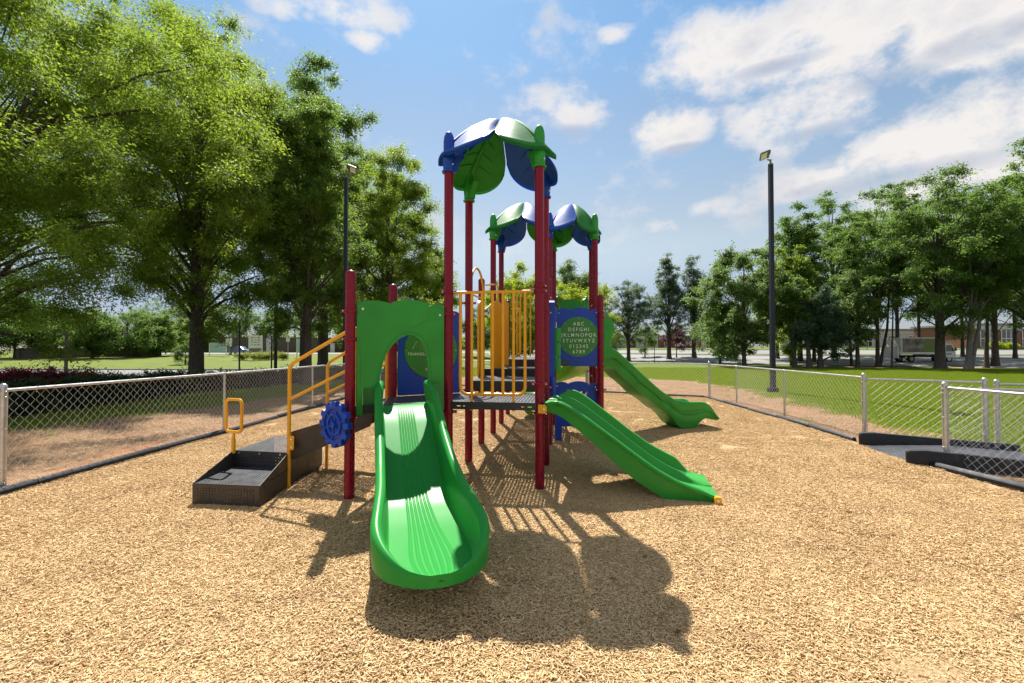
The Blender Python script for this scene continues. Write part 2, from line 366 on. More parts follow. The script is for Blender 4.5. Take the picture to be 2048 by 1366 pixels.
def ground_mats():
    m, nt, N, L, B = new_mat('lawn_and_straw')
    at_ = N('ShaderNodeAttribute'); at_.attribute_name = 'straw'
    n1 = nnoise(N, L, .9, 8, .6); n2 = nnoise(N, L, 14, 6, .65); n3 = nnoise(N, L, .22, 5, .6); n4 = nnoise(N, L, 60, 4, .6)
    g = nmix(N, L, nramp(N, L, n3, .35, .65), (.078, .128, .012), (.110, .160, .014))
    g = nmix(N, L, nramp(N, L, n2, .35, .7), g, (.14, .18, .022)); g = nmix(N, L, nramp(N, L, n4, .3, .6), (.07, .105, .01), g)
    dry = N('ShaderNodeAttribute'); dry.attribute_name = 'dry'
    ma = N('ShaderNodeMath'); ma.operation = 'MULTIPLY'; L(dry.outputs['Fac'], ma.inputs[0]); L(nramp(N, L, n1, .38, .62), ma.inputs[1])
    g = nmix(N, L, ma.outputs[0], g, (.22, .21, .05))
    s = nmix(N, L, nramp(N, L, n2, .3, .7), (.22, .12, .065), (.46, .29, .16))
    s = nmix(N, L, nramp(N, L, n1, .42, .6, 0, .8), s, (.40, .15, .065)); s = nmix(N, L, nramp(N, L, n4, .3, .6), (.22, .13, .07), s)
    md = N('ShaderNodeMath'); md.operation = 'ADD'; L(at_.outputs['Fac'], md.inputs[0]); L(nramp(N, L, nnoise(N, L, 1.6, 7, .7), .2, .8, -.9, .9), md.inputs[1])
    L(nmix(N, L, nramp(N, L, md.outputs[0], -.12, .12), g, s), B.inputs['Base Color']); B.inputs['Roughness'].default_value = .9; B.inputs['Specular IOR Level'].default_value = .2
    nbump(N, L, n2, .8, .05, B)
    m2, nt, N, L, B = new_mat('wood_chip_bed')
    a = nnoise(N, L, 45, 6, .7); b = nnoise(N, L, 1.2, 4)
    c = nmix(N, L, nramp(N, L, a, .35, .62), (.24, .145, .065), (.60, .42, .225)); c = nmix(N, L, nramp(N, L, b, .4, .7, 0, .35), c, (.34, .22, .12))
    L(c, B.inputs['Base Color']); B.inputs['Roughness'].default_value = .9; B.inputs['Specular IOR Level'].default_value = .2; nbump(N, L, a, 1., .02, B)
    m3, nt, N, L, B = new_mat('asphalt')
    a = nnoise(N, L, .25, 6, .6); b = nnoise(N, L, 40, 3)
    c = nmix(N, L, nramp(N, L, a, .3, .7), (.17, .165, .165), (.235, .23, .225)); c = nmix(N, L, nramp(N, L, b, .3, .7, 0, .3), c, (.13, .13, .13))
    L(c, B.inputs['Base Color']); B.inputs['Roughness'].default_value = .85; nbump(N, L, b, .3, .01, B)
    m4, nt, N, L, B = new_mat('wood_chip')
    at_ = N('ShaderNodeAttribute'); at_.attribute_name = 'tint'
    c = nmix(N, L, nramp(N, L, at_.outputs['Fac'], 0, .5), (.34, .205, .085), (.68, .475, .235)); c = nmix(N, L, nramp(N, L, at_.outputs['Fac'], .5, 1), c, (.83, .645, .39))
    ge = N('ShaderNodeNewGeometry'); w1 = N('ShaderNodeTexNoise'); w1.inputs['Scale'].default_value = 1.1; w1.inputs['Detail'].default_value = 5; w1.inputs['Roughness'].default_value = .65; L(ge.outputs['Position'], w1.inputs['Vector'])
    c = nmix(N, L, nramp(N, L, w1.outputs[0], .52, .72, 0, .55), c, (.36, .225, .11))
    L(nmix(N, L, nramp(N, L, nnoise(N, L, 300, 3, w='Object'), .3, .7, 0, .35), c, (.40, .26, .13)), B.inputs['Base Color']); B.inputs['Roughness'].default_value = .75; B.inputs['Specular IOR Level'].default_value = .25
    return m, m2, m3, m4
MT['lawn'], MT['mulch'], MT['asphalt'], MT['chip'] = ground_mats()

xs = np.unique(np.concatenate([np.arange(-36, 36.1, .5), np.array([-900, -500, -300, -200, -150, -110, -85, -70, -60, -52, -46, -40, 40, 44, 48, 52, 58, 66, 76, 90, 110, 150, 200, 300, 500, 900])]))
ys = np.unique(np.concatenate([np.arange(-8, 50.1, .5), np.arange(50, 150, 2.), np.array([-300, -100, -40, -20, -12, 150, 170, 200, 260, 350, 500, 800, 1300, 2200])]))
ground = tag(grid_mesh('lawn', xs, ys, lambda X, Y: H(X, Y) - .03 * (sdist(MULCH, X, Y) > .3), MT['lawn']), kind='structure')
_X, _Y = np.meshgrid(xs, ys)
attr(ground.data, 'straw', np.clip(sdist(STRAW, _X, _Y), -3, 3).ravel())
_s = _Y - Y0(_X)
attr(ground.data, 'dry', np.clip(np.where(_X < -8, np.clip((_Y - 36) / 10, 0, 1) * .35, np.clip(1 - abs(_s - 27) / 5, 0, 1) * .9), 0, 1).ravel())

# mulch bed: fine sheet clipped to the border
def mulch_sheet():
    xs = np.arange(-6.5, 7.5, .09); ys = np.arange(-6, 25, .09); X, Y = np.meshgrid(xs, ys)
    d = sdist(MULCH, X, Y); Z = mulch_z(X, Y)
    # scuffed hollows and heaps at the slide ends
    co = np.stack([X, Y, Z], -1).reshape(-1, 3); nx = len(xs); i, j = np.meshgrid(np.arange(nx - 1), np.arange(len(ys) - 1)); a = (j * nx + i).ravel()
    f = np.stack([a, a + 1, a + 1 + nx, a + nx], -1); dd = d.ravel(); f = f[(dd[f] > -.02).all(1)]
    used = np.unique(f); mp = np.zeros(len(co), int); mp[used] = np.arange(len(used))
    return tag(np_mesh('mulch_bed', co[used], mp[f], MT['mulch'], smooth=True), kind='structure')
mulch_sheet()

# roads as sheets laid on the terrain
def strip(name, pts_near, pts_far, mat, dz, kind='structure', n=24):
    co = []; f = []
    m = len(pts_near)
    for i in range(m):
        for k in range(n + 1):
            t = k / n; x = pts_near[i][0] * (1 - t) + pts_far[i][0] * t; y = pts_near[i][1] * (1 - t) + pts_far[i][1] * t
            co.append((x, y, Hf(x, y) + dz))
    for i in range(m - 1):
        for k in range(n): a = i * (n + 1) + k; f.append((a, a + n + 1, a + n + 2, a + 1))
    return tag(np_mesh(name, np.array(co), np.array(f), mat, smooth=True), kind=kind)
rx = list(np.linspace(-60, 150, 85))
strip('road', [(x, float(Y0(x)) + (1.5 if x > -5 else 30)) for x in rx], [(x, float(Y0(x)) + (24.5 if x > -5 else 40)) for x in rx], MT['asphalt'], .03)
strip('road', [(x, float(Y0(x)) + 30) for x in rx if x > -4], [(x, float(Y0(x)) + 47) for x in rx if x > -4], MT['asphalt'], .03)
# white lane lines on the near carriageway
MT['roadpaint'] = simple('road_paint', (.7, .7, .68), .7, var=.1)
for off in (8.5, 16.5):
    pn = [(x, float(Y0(x)) + off) for x in rx if x > -4]; pf = [(x, y + .35) for x, y in pn]
    strip('lane_line', pn, pf, MT['roadpaint'], .036, n=1)
# left driveway behind the hedge
lx = list(np.linspace(-60, -13.4, 24))
strip('driveway', [(x, 31.5) for x in lx], [(x, 39.5 - .03 * x) for x in lx], MT['asphalt'], .012)
def kerb(name, pts, w=.15, h=.12, mat=None):
    mb = MB(); rings = []
    for (x, y) in pts:
        z = Hf(x, y) + .005; rings.append([Vector((x, y - w / 2, z - .05)), Vector((x, y - w / 2, z + h)), Vector((x, y + w / 2, z + h)), Vector((x, y + w / 2, z - .05))])
    mb.sweep(rings); return tag(mb.build(name, mat or MT['concrete']), kind='structure')
kerb('kerb', [(x, 39.7 - .03 * x) for x in lx])
kerb('kerb', [(x, float(Y0(x)) + 24.6) for x in rx if x > -4]); kerb('kerb', [(x, float(Y0(x)) + 47.2) for x in rx if x > -4])

# ---------------------------------------------------------------- scattered stuff
def scatter(name, pts, rz, sc, helpers, tilt=None):
    """one object: a cloud of points that carry patches of chips, straw or grass"""
    hc = bpy.data.collections.new(name + '_patches')
    for h in helpers: hc.objects.link(h)
    me = bpy.data.meshes.new(name); me.vertices.add(len(pts)); me.vertices.foreach_set('co', np.asarray(pts, np.float32).ravel()); me.update()
    a = me.attributes.new('rot', 'FLOAT_VECTOR', 'POINT'); rr = np.zeros((len(pts), 3), np.float32); rr[:, 2] = rz
    a.data.foreach_set('vector', rr.ravel()); attr(me, 'sc', sc)
    o = bpy.data.objects.new(name, me); COL.objects.link(o)
    ng = bpy.data.node_groups.new(name, 'GeometryNodeTree'); ng.interface.new_socket('Geometry', in_out='INPUT', socket_type='NodeSocketGeometry'); ng.interface.new_socket('Geometry', in_out='OUTPUT', socket_type='NodeSocketGeometry')
    N = ng.nodes.new; L = ng.links.new
    gi = N('NodeGroupInput'); go = N('NodeGroupOutput'); ip = N('GeometryNodeInstanceOnPoints'); ci = N('GeometryNodeCollectionInfo')
    ci.inputs['Collection'].default_value = hc; ci.inputs['Separate Children'].default_value = True; ci.inputs['Reset Children'].default_value = True
    ip.inputs['Pick Instance'].default_value = True
    ra = N('GeometryNodeInputNamedAttribute'); ra.data_type = 'FLOAT_VECTOR'; ra.inputs[0].default_value = 'rot'
    sa = N('GeometryNodeInputNamedAttribute'); sa.data_type = 'FLOAT'; sa.inputs[0].default_value = 'sc'
    L(gi.outputs[0], ip.inputs['Points']); L(ci.outputs[0], ip.inputs['Instance']); L(ra.outputs['Attribute'], ip.inputs['Rotation']); L(sa.outputs['Attribute'], ip.inputs['Scale'])
    rnd = N('FunctionNodeRandomValue'); rnd.data_type = 'INT'; rnd.inputs['Min'].default_value = 0; rnd.inputs['Max'].default_value = len(helpers) - 1
    for sck in rnd.outputs:
        if sck.enabled and sck.type == 'INT': L(sck, ip.inputs['Instance Index'])
    for sck in rnd.inputs:
        if sck.type == 'INT' and sck.name == 'Min': sck.default_value = 0
        if sck.type == 'INT' and sck.name == 'Max': sck.default_value = len(helpers) - 1
    L(ip.outputs[0], go.inputs[0])
    md = o.modifiers.new('patches', 'NODES'); md.node_group = ng
    return tag(o, kind='stuff')
def chip_patch(rs, n, rad, lmin, lmax, tone):
    ang = rs.uniform(0, 2 * np.pi, n); r = rad * np.sqrt(rs.uniform(0, 1, n)); cx, cy = r * np.cos(ang), r * np.sin(ang); cz = rs.uniform(.0, .016, n)
    a = rs.uniform(0, np.pi, n); L_ = rs.uniform(lmin, lmax, n) ; L_ = np.where(rs.rand(n) < .12, L_ * 1.7, L_); W = rs.uniform(.0028, .0078, n); T = rs.uniform(.002, .005, n); pit = rs.normal(0, .16, n); roll = rs.normal(0, .35, n)
    ux = np.stack([np.cos(a) * np.cos(pit), np.sin(a) * np.cos(pit), np.sin(pit)], -1)
    v0 = np.stack([-np.sin(a), np.cos(a), 0 * a], -1); w0 = np.cross(ux, v0)
    v = v0 * np.cos(roll)[:, None] + w0 * np.sin(roll)[:, None]; w = np.cross(ux, v)
    c = np.stack([cx, cy, cz], -1); co = []
    taper = rs.uniform(.35, 1, n)
    for (sx, sy, sz) in [(-1, -1, 0), (1, -1, 0), (1, 1, 0), (-1, 1, 0), (-1, -1, 1), (1, -1, 1), (1, 1, 1), (-1, 1, 1)]:
        wy = W * (taper if sx > 0 else 1)
        co.append(c + ux * (sx * L_ / 2)[:, None] + v * (sy * wy / 2)[:, None] + w * (sz * T)[:, None])
    co = np.stack(co, 1).reshape(-1, 3)
    b = np.arange(n)[:, None] * 8; F = np.array([(4, 5, 6, 7), (0, 1, 5, 4), (1, 2, 6, 5), (2, 3, 7, 6), (3, 0, 4, 7)])
    f = (b[:, None, :] + F[None]).reshape(-1, 4)
    o = np_mesh('chip_patch', co, f, MT['chip'], link=False); attr(o.data, 'tint', np.repeat(np.clip(rs.beta(1.5, 1.7, n) + tone, 0, 1), 5), 'FACE'); return o
rs = np.random.RandomState(5)
helpers = [chip_patch(rs, 640, .34, .008, .036, rs.uniform(-.06, .06)) for k in range(14)]
def in_mulch(n, xr, yr, marg=-.0):
    X = rs.uniform(*xr, n); Y = rs.uniform(*yr, n); k = sdist(MULCH, X, Y) > marg; return X[k], Y[k]
X, Y = in_mulch(2600, (-6.4, 6.6), (.6, 8), .26); X2, Y2 = in_mulch(2500, (-6.4, 7.4), (7.6, 24.5), .26)
X = np.concatenate([X, X2]); Y = np.concatenate([Y, Y2]); n = len(X)
o = scatter('wood_chips', np.stack([X, Y, mulch_z(X, Y) - .004], -1), rs.uniform(0, 6.28, n), rs.uniform(.85, 1.15, n), helpers)
# edge chips close to the border, small patches
helpers2 = [chip_patch(rs, 90, .12, .008, .034, 0) for k in range(6)]
X, Y = in_mulch(26000, (-6.4, 7.4), (1, 24.5), .1); k = sdist(MULCH, X, Y) < .36; X, Y = X[k], Y[k]; n = len(X)
scatter('wood_chips', np.stack([X, Y, mulch_z(X, Y) - .003], -1), rs.uniform(0, 6.28, n), rs.uniform(.8, 1.1, n), helpers2)
def blade_patch(rs, n, rad, h0, h1, mat, lean=.35, w=.004, flat=False):
    ang = rs.uniform(0, 2 * np.pi, n); r = rad * np.sqrt(rs.uniform(0, 1, n)); base = np.stack([r * np.cos(ang), r * np.sin(ang), 0 * r], -1)
    a = rs.uniform(0, 2 * np.pi, n); h = rs.uniform(h0, h1, n); s = np.stack([np.cos(a), np.sin(a), 0 * a], -1)
    if flat:
        base[:, 2] = rs.uniform(.003, .02, n); p = np.stack([-np.sin(a), np.cos(a), 0 * a], -1); pi = rs.normal(0, .15, n)
        tip = base + p * h[:, None] + np.array([0, 0, 1])[None] * (h * np.sin(pi))[:, None]; mid = (base + tip) / 2
    else:
        b = rs.uniform(0, 2 * np.pi, n); l = rs.uniform(0, lean, n) * h; d = np.stack([np.cos(b) * l, np.sin(b) * l, 0 * b], -1)
        tip = base + d + np.array([0, 0, 1])[None] * h[:, None]; mid = base + d * .35 + np.array([0, 0, 1])[None] * (h * .55)[:, None]
    co = np.stack([base - s * w, base + s * w, mid + s * w * .8, mid - s * w * .8, tip + s * w * .1, tip - s * w * .1], 1).reshape(-1, 3)
    i = np.arange(n)[:, None] * 6; f = np.concatenate([i + np.array([[0, 1, 2, 3]]), i + np.array([[3, 2, 4, 5]])], 1).reshape(-1, 4)
    o = np_mesh('blade_patch', co, f, mat, link=False); attr(o.data, 'tint', np.repeat(rs.rand(n), 2), 'FACE'); return o
gp = [blade_patch(rs, 520, .42, .03, .075, MT['grassblade']) for k in range(8)]
def scatter_in(n, xr, yr, cond):
    X = rs.uniform(*xr, n); Y = rs.uniform(*yr, n); k = cond(X, Y); return X[k], Y[k]
def lawn_ok(X, Y): return (sdist(STRAW, X, Y) + rs.normal(0, .35, len(X)) < -.25) & ~((X < -13.2) & (Y > 31)) & (Y < Y0(X) + .5)
parts = [scatter_in(4200, (8, 24), (4, 26), lawn_ok), scatter_in(3300, (-8, 26), (24, 46), lawn_ok), scatter_in(4200, (24, 50), (22, 44), lawn_ok), scatter_in(2300, (-18, -8), (5, 31), lawn_ok)]
X = np.concatenate([p[0] for p in parts]); Y = np.concatenate([p[1] for p in parts]); n = len(X)
scatter('grass', np.stack([X, Y, H(X, Y)], -1), rs.uniform(0, 6.28, n), rs.uniform(.8, 1.25, n), gp)
sp = [blade_patch(rs, 330, .45, .05, .2, MT['straw'], flat=True, w=.0022) for k in range(6)]
X, Y = scatter_in(6500, (-11.6, 10.8), (2, 30), lambda X, Y: (sdist(STRAW, X, Y) > -.15) & (sdist(MULCH, X, Y) < -.45)); n = len(X)
scatter('straw_litter', np.stack([X, Y, H(X, Y)], -1), rs.uniform(0, 6.28, n), rs.uniform(.8, 1.2, n), sp)
wp = [blade_patch(rs, 26, .10, .05, .22, MT['grassblade'], lean=.6, w=.003) for k in range(6)]
X, Y = scatter_in(520, (-11, 9.5), (4, 29), lambda X, Y: (sdist(STRAW, X, Y) > .1) & (sdist(MULCH, X, Y) < -.2) & (vnoise(X, Y, 1.1, 9) > .08)); n = len(X)
scatter('weeds', np.stack([X, Y, H(X, Y)], -1), rs.uniform(0, 6.28, n), rs.uniform(.6, 1.3, n), wp)

# ---------------------------------------------------------------- play structure
PS = thing('play_structure', 'maroon posted play structure with green slides, flower petal roofs and blue panels on wood chips', 'playground', (0, 7.5, 0))
def part(mb, name, m, parent=None, **k):
    o = mb.build(name, MT[m], None, **k)
    p = parent or PS; o.parent = p
    w = Vector((0, 0, 0)); q = p
    while q: w += q.location; q = q.parent
    for v in o.data.vertices: v.co -= w
    o.location = (0, 0, 0)
    return o
RP = .061
P = dict(A=(-1.952, 5.49), B=(-.849, 6.08), F=(.357, 5.90), E=(-.690, 7.27), D=(.520, 7.09), C=(-1.745, 6.66), p2=(-.584, 8.71), p3=(-.405, 9.80), p4=(-.26, 11.05), p5=(-.118, 12.7),
         q2=(.69, 8.6), q3=(.80, 9.65), q4=(1.0, 10.9), s1=(1.70, 8.75), r3=(1.79, 9.78), r4=(1.885, 10.75), q5=(1.1, 12.2))
TALL = 4.3; tops = dict(A=2.77, C=2.77, p2=3.18, q2=3.17, p5=3.2, s1=2.87, q5=3.1)
posts = {}
for k, (x, y) in P.items():
    h = tops.get(k, TALL); mb = MB()
    if k in tops:
        prof = [(RP, -.1), (RP, h - .10)] + [(RP * 1.04, h - .098), (RP * 1.04, h - .06)] + [(RP * 1.04 * math.cos(a), h - .06 + .06 * math.sin(a)) for a in (.3, .6, .9, 1.2, 1.45)]
    else: prof = [(RP, -.1), (RP, h)]
    mb.lathe((x, y, 0), prof, 24)
    posts[k] = part(mb, 'post', 'maroon')
def collar(k, z, dirs=((1, 0),), lug=.055):
    x, y = P[k]; mb = MB(); r = RP
    mb.lathe((x, y, z), [(r + .001, -.024), (r + .011, -.02), (r + .016, -.008), (r + .016, .008), (r + .011, .02), (r + .001, .024)], 24)
    for d in dirs:
        d = Vector((d[0], d[1], 0)).normalized(); m = frame(Vector((x, y, z)) + d * (r + .02), d)
        mb.box((.008, 0, 0), (.05, .03, .036), m)
        c = Vector((x, y, z)) + d * (r + .022)
        mb.tube([c + Vector((-d.y, d.x, 0)) * -.026, c + Vector((-d.y, d.x, 0)) * .026], .013, 8)
    o = part(mb, 'collar', 'maroon', posts[k])
    for d in dirs:
        d = Vector((d[0], d[1], 0)).normalized(); c = Vector((x, y, z)) + d * (r + .022); n = Vector((-d.y, d.x, 0))
        if n.y > 0: n = -n
        sb = MB(); sb.tube([c + n * .024, c + n * .030], .009, 8); part(sb, 'bolt', 'steel', posts[k])
def dirn(a, b): return (P[b][0] - P[a][0], P[b][1] - P[a][1])
collar('F', 2.63, (dirn('F', 'B'), (1, 0))); collar('F', 2.57, (dirn('F', 'B'), (.9, .3))); collar('F', 1.36, ((-1, 0), (1, 0))); collar('F', .98, ((-1, 0), (1, 0)))
collar('B', 2.57, (dirn('B', 'F'), (-1, -.2))); collar('B', 2.28, ((1, 0), (-1, -.5))); collar('B', .98, ((1, 0), (-1, 0)))
collar('A', 2.27, (dirn('A', 'B'), (-1, -.2))); collar('A', 1.93, ((.7, .7), (-1, 0))); collar('A', .99, ((1, .2), (-1, 0)))
collar('C', 2.05, ((1, .3),)); collar('C', .99, ((1, 0), (-1, 0)))
collar('E', 2.55, ((1, 0), (-1, 0))); collar('E', 2.20, ((-1, -.3),)); collar('E', 1.16, ((1, 0), (-1, 0)))
collar('D', 2.62, ((1, 0),)); collar('D', 2.38, ((1, 0),)); collar('D', 1.22, ((1, 0),)); collar('D', .98, ((1, 0), (-1, 0)))
collar('p2', 2.55, ((1, 0),)); collar('p2', 2.45, ((.8, .4),)); collar('q2', 2.5, ((1, 0),)); collar('q2', 1.0, ((1, 0),))
collar('s1', 2.52, ((1, .1), (-1, 0))); collar('s1', 2.44, ((1, 0),)); collar('s1', 1.47, ((-1, 0),)); collar('s1', 1.04, ((1, 0), (-1, 0)))
collar('q3', 2.8, ((1, 0),)); collar('q4', 2.9, ((1, 0),)); collar('r3', 2.75, ((-1, 0),)); collar('r3', 1.25, ((-1, 0),)); collar('r4', 2.95, ((-1, 0),)); collar('r4', 1.3, ((-1, 0),)); collar('p5', 2.3, ((1, 0),))

# decks: perforated plates with a skirt
def perforated(mb, o, ax, ay, lx, ly, pitch=.042, hole=.55, thick=0):
    """plate with square holes spanning ax*lx by ay*ly"""
    o = Vector(o); ax = Vector(ax).normalized(); ay = Vector(ay).normalized()
    nx = max(1, int(lx / pitch)); ny = max(1, int(ly / pitch)); dx, dy = lx / nx, ly / ny
    for i in range(nx):
        for j in range(ny):
            c = [o + ax * (dx * (i + a)) + ay * (dy * (j + b)) for a, b in ((0, 0), (1, 0), (1, 1), (0, 1))]
            m = sum(c, Vector()) / 4; h = [m + (p - m) * hole for p in c]
            mb.add(c + h, [(0, 1, 5, 4), (1, 2, 6, 5), (2, 3, 7, 6), (3, 0, 4, 7)])
def deck(name, poly, z, drop=.10, pitch=.045, mat='blackdeck'):
    """poly: four corners (x, y)"""
    c = [Vector((x, y, z)) for x, y in poly]; mb = MB(); n = max(8, int((c[1] - c[0]).length / pitch)); m_ = max(8, int((c[3] - c[0]).length / pitch))
    def pt(u, v): return (c[0] * (1 - u) + c[1] * u) * (1 - v) + (c[3] * (1 - u) + c[2] * u) * v
    for i in range(n):
        for j in range(m_):
            q = [pt((i + a) / n, (j + b) / m_) for a, b in ((0, 0), (1, 0), (1, 1), (0, 1))]
            if i in (0, n - 1) or j in (0, m_ - 1): mb.add(q, [(0, 1, 2, 3)]); continue
            m = sum(q, Vector()) / 4
            h = [Vector((m.x + (p.x - m.x) * .42, m.y + (p.y - m.y) * .62, p.z)) for p in q]
            mb.add(q + h + [p - Vector((0, 0, .006)) for p in h], [(0, 1, 5, 4), (1, 2, 6, 5), (2, 3, 7, 6), (3, 0, 4, 7), (4, 5, 9, 8), (5, 6, 10, 9), (6, 7, 11, 10), (7, 4, 8, 11)])
    o = part(mb, name, mat, smooth=0, fix=False)
    sk = MB()
    for i in range(4):
        a, b = c[i], c[(i + 1) % 4]; d = (b - a).normalized(); nrm = Vector((d.y, -d.x, 0)); L_ = (b - a).length
        fr = frame(a - nrm * .004, d)
        slots = []
        if L_ > .9:
            for s in (.10, .17, .80, .87):
                slots.append([(L_ * s, -.062), (L_ * s, -.05), (L_ * s + .055, -.05), (L_ * s + .055, -.062)])
        sk.prism([(0, -drop), (L_, -drop), (L_, -.001), (0, -.001)], -.003, .003, fr, slots if drop < .16 else ())
    part(sk, 'skirt', 'black', o)
    return o
def inset(k, dx=0, dy=0): return (P[k][0] + dx, P[k][1] + dy)
Z1 = 1.12
deck('deck', [inset('A', .03, .0), inset('B', 0, -.02), inset('E', 0, 0), inset('C', 0, 0)], Z1)
deck('deck', [inset('B', 0, -.045), inset('F', 0, -.045), inset('D'), inset('E')], Z1)
deck('deck', [inset('E', .02, .03), inset('D', 0, .03), inset('q2'), inset('p2')], 1.31, .17)
deck('deck', [inset('p2', .02, .02), inset('q2', 0, .02), inset('q3', 0, -.02), inset('p3', .02, -.02)], 1.44, .15)
deck('deck', [inset('p3', .02, 0), inset('q3'), inset('q4'), inset('p4')], 1.60, .16)
deck('deck', [inset('q2', .04, .1), inset('s1', 0, .1), inset('r3'), inset('q3')], 1.60, .10)
deck('deck', [inset('q3', .02, .02), inset('r3', 0, .02), inset('r4'), inset('q4')], 1.60, .10)
deck('deck', [inset('p4', .02, .02), inset('q4', 0, .02), inset('q5'), inset('p5')], 1.60, .10)

# petal roofs
def roof(corners, colours, zc=5.14, zp=4.18, sleeves=(1, 1, 1, 1)):
    cs = [Vector((P[k][0], P[k][1], 0)) for k in corners]; cen = sum(cs, Vector()) / 4; cen.z = 0
    root = bpy.data.objects.new('petal_roof', None); COL.objects.link(root); root.parent = PS; root.location = cen - Vector((0, 7.5, 0))
    for q in range(4):
        cpt = cs[q] - cen; Rc = cpt.length; d = cpt.normalized(); n = Vector((-d.y, d.x, 0)); col = colours[q]
        mb = MB(); NR, NA = 16, 28; top = []
        def surf(r, a, off=0):
            c2 = max(0, math.cos(2 * a)) ** .45
            Rm = Rc * (.51 + .61 * c2)
            rr = r * Rm; xx = rr / Rc * .86; z = zc + .08 - .86 * math.sqrt(xx * xx + .008)
            # shallow trough round the post and a lip on the lobes
            z += .05 * math.exp(-(a / .16) ** 2) * r ** 3
            z += .12 * math.sin(min(1, r * 1.02) * math.pi) * max(0, math.cos(2 * a)) ** .8
            p = cen + d * (rr * math.cos(a)) + n * (rr * math.sin(a)); return Vector((p.x, p.y, z + off))
        amax = R(44.6); rows = []
        for i in range(NR + 1):
            r = .03 + .97 * i / NR; rows.append([surf(r, -amax + 2 * amax * k / NA) for k in range(NA + 1)])
        m = NA + 1
        vs = [v for rw in rows for v in rw]; nv = len(vs)
        lip = [v + Vector((0, 0, -.062)) for v in rows[-1]]
        und = [v + Vector((0, 0, -.016)) for v in vs]
        fs = []
        for i in range(NR):
            for k in range(NA):
                a0 = i * m + k; fs.append((a0, a0 + 1, a0 + m + 1, a0 + m)); fs.append((nv + a0, nv + a0 + m, nv + a0 + m + 1, nv + a0 + 1))
        for k in range(NA):
            a0 = NR * m + k; l = 2 * nv + k; fs.append((a0, a0 + 1, l + 1, l)); fs.append((nv + a0, l, l + 1, nv + a0 + 1)); fs.append((k, nv + k, nv + k + 1, k + 1))
        for i in range(NR):
            for k in (0, NA):
                a0 = i * m + k; fs.append((a0, a0 + m, nv + a0 + m, nv + a0))
        for k in (0, NA): fs.append((NR * m + k, 2 * nv + k, nv + NR * m + k))
        mb.add(vs + und + lip, fs)
        # flanges hanging on the seams, where the petals bolt together
        pt = part(mb, 'petal', col + '_roof', root, smooth=55)
        fl = MB()
        for sgn in (-1,):
            a = sgn * amax; e = d * math.cos(a) + n * math.sin(a); nn = Vector((-e.y, e.x, 0)) * sgn
            for k in range(9):
                r0, r1 = .25 + .075 * k, .25 + .075 * (k + 1); p0, p1 = surf(r0, a), surf(r1, a)
                o_ = -nn * .008
                fl.add([p0 + o_, p1 + o_, p1 + o_ + Vector((0, 0, -.09)), p0 + o_ + Vector((0, 0, -.09)), p0 + o_ * 2.2, p1 + o_ * 2.2, p1 + o_ * 2.2 + Vector((0, 0, -.09)), p0 + o_ * 2.2 + Vector((0, 0, -.09))],
                       [(0, 1, 2, 3), (7, 6, 5, 4), (3, 2, 6, 7), (0, 3, 7, 4), (1, 5, 6, 2)])
            for r0 in (.55, .8):
                bl = MB(); p = surf(r0, a) + Vector((0, 0, -.06)); bl.tube([p - nn * .028, p + nn * .01], .009, 6); part(bl, 'bolt', 'steel', pt)
        part(fl, 'seam_flange', col + '_roof', pt)
        # centre ridge under the petal
        rb = MB(); pts = [surf(.2 + .6 * t / 8, 0) + Vector((0, 0, -.03)) for t in range(9)]; rb.tube(pts, [.012, .022, .028, .03, .034, .036, .04, .045, .05], 8); 
        for sg in (-1, 1):
            for t0 in (.38, .55, .7):
                c0 = surf(t0, 0) + Vector((0, 0, -.022)); c1 = surf(min(.93, t0 + .12), sg * .42) + Vector((0, 0, -.022)); rb.tube([c0, (c0 + c1) / 2 + Vector((0, 0, .004)), c1], [.008, .010, .004], 5)
        part(rb, 'rib', col + '_roof', pt)
        if sleeves[q]:
            sb = MB(); x, y = cs[q].x, cs[q].y
            sb.lathe((x, y, 0), [(RP + .002, zp), (RP + .030, zp), (RP + .032, zp + .02), (RP + .014, zp + .035), (RP + .02, zp + .12), (RP + .028, zp + .2), (RP + .012, zp + .26), (RP + .012, zp + .42), (RP + .005, zp + .48), (RP - .012, zp + .53), (RP - .035, zp + .555), (.004, zp + .565)], 24)
            # web fairing towards the petal centre
            fr = frame(Vector((x, y, 0)) - d * .02, -d)
            sb.prism([(0, zp + .03), (0, zp + .22), (.20, zp + .27), (.12, zp + .15), (.085, zp + .03)], -.045, .045, fr)
            part(sb, 'sleeve', col, pt); s2 = MB(); s2.tube([Vector((x, y, zp + .09)) + Vector((.055, -.06, 0)), Vector((x, y, zp + .09)) + Vector((.062, -.078, 0))], .012, 8); part(s2, 'bolt', 'steel', pt)
    return root
roof(('F', 'D', 'E', 'B'), ('green', 'blue', 'green', 'blue'))
roof(('q3', 'q4', 'p4', 'p3'), ('blue', 'green', 'blue', 'green'))
roof(('r3', 'r4', 'q4', 'q3'), ('green', 'blue', 'green', 'blue'), zc=5.08, sleeves=(1, 1, 0, 0))

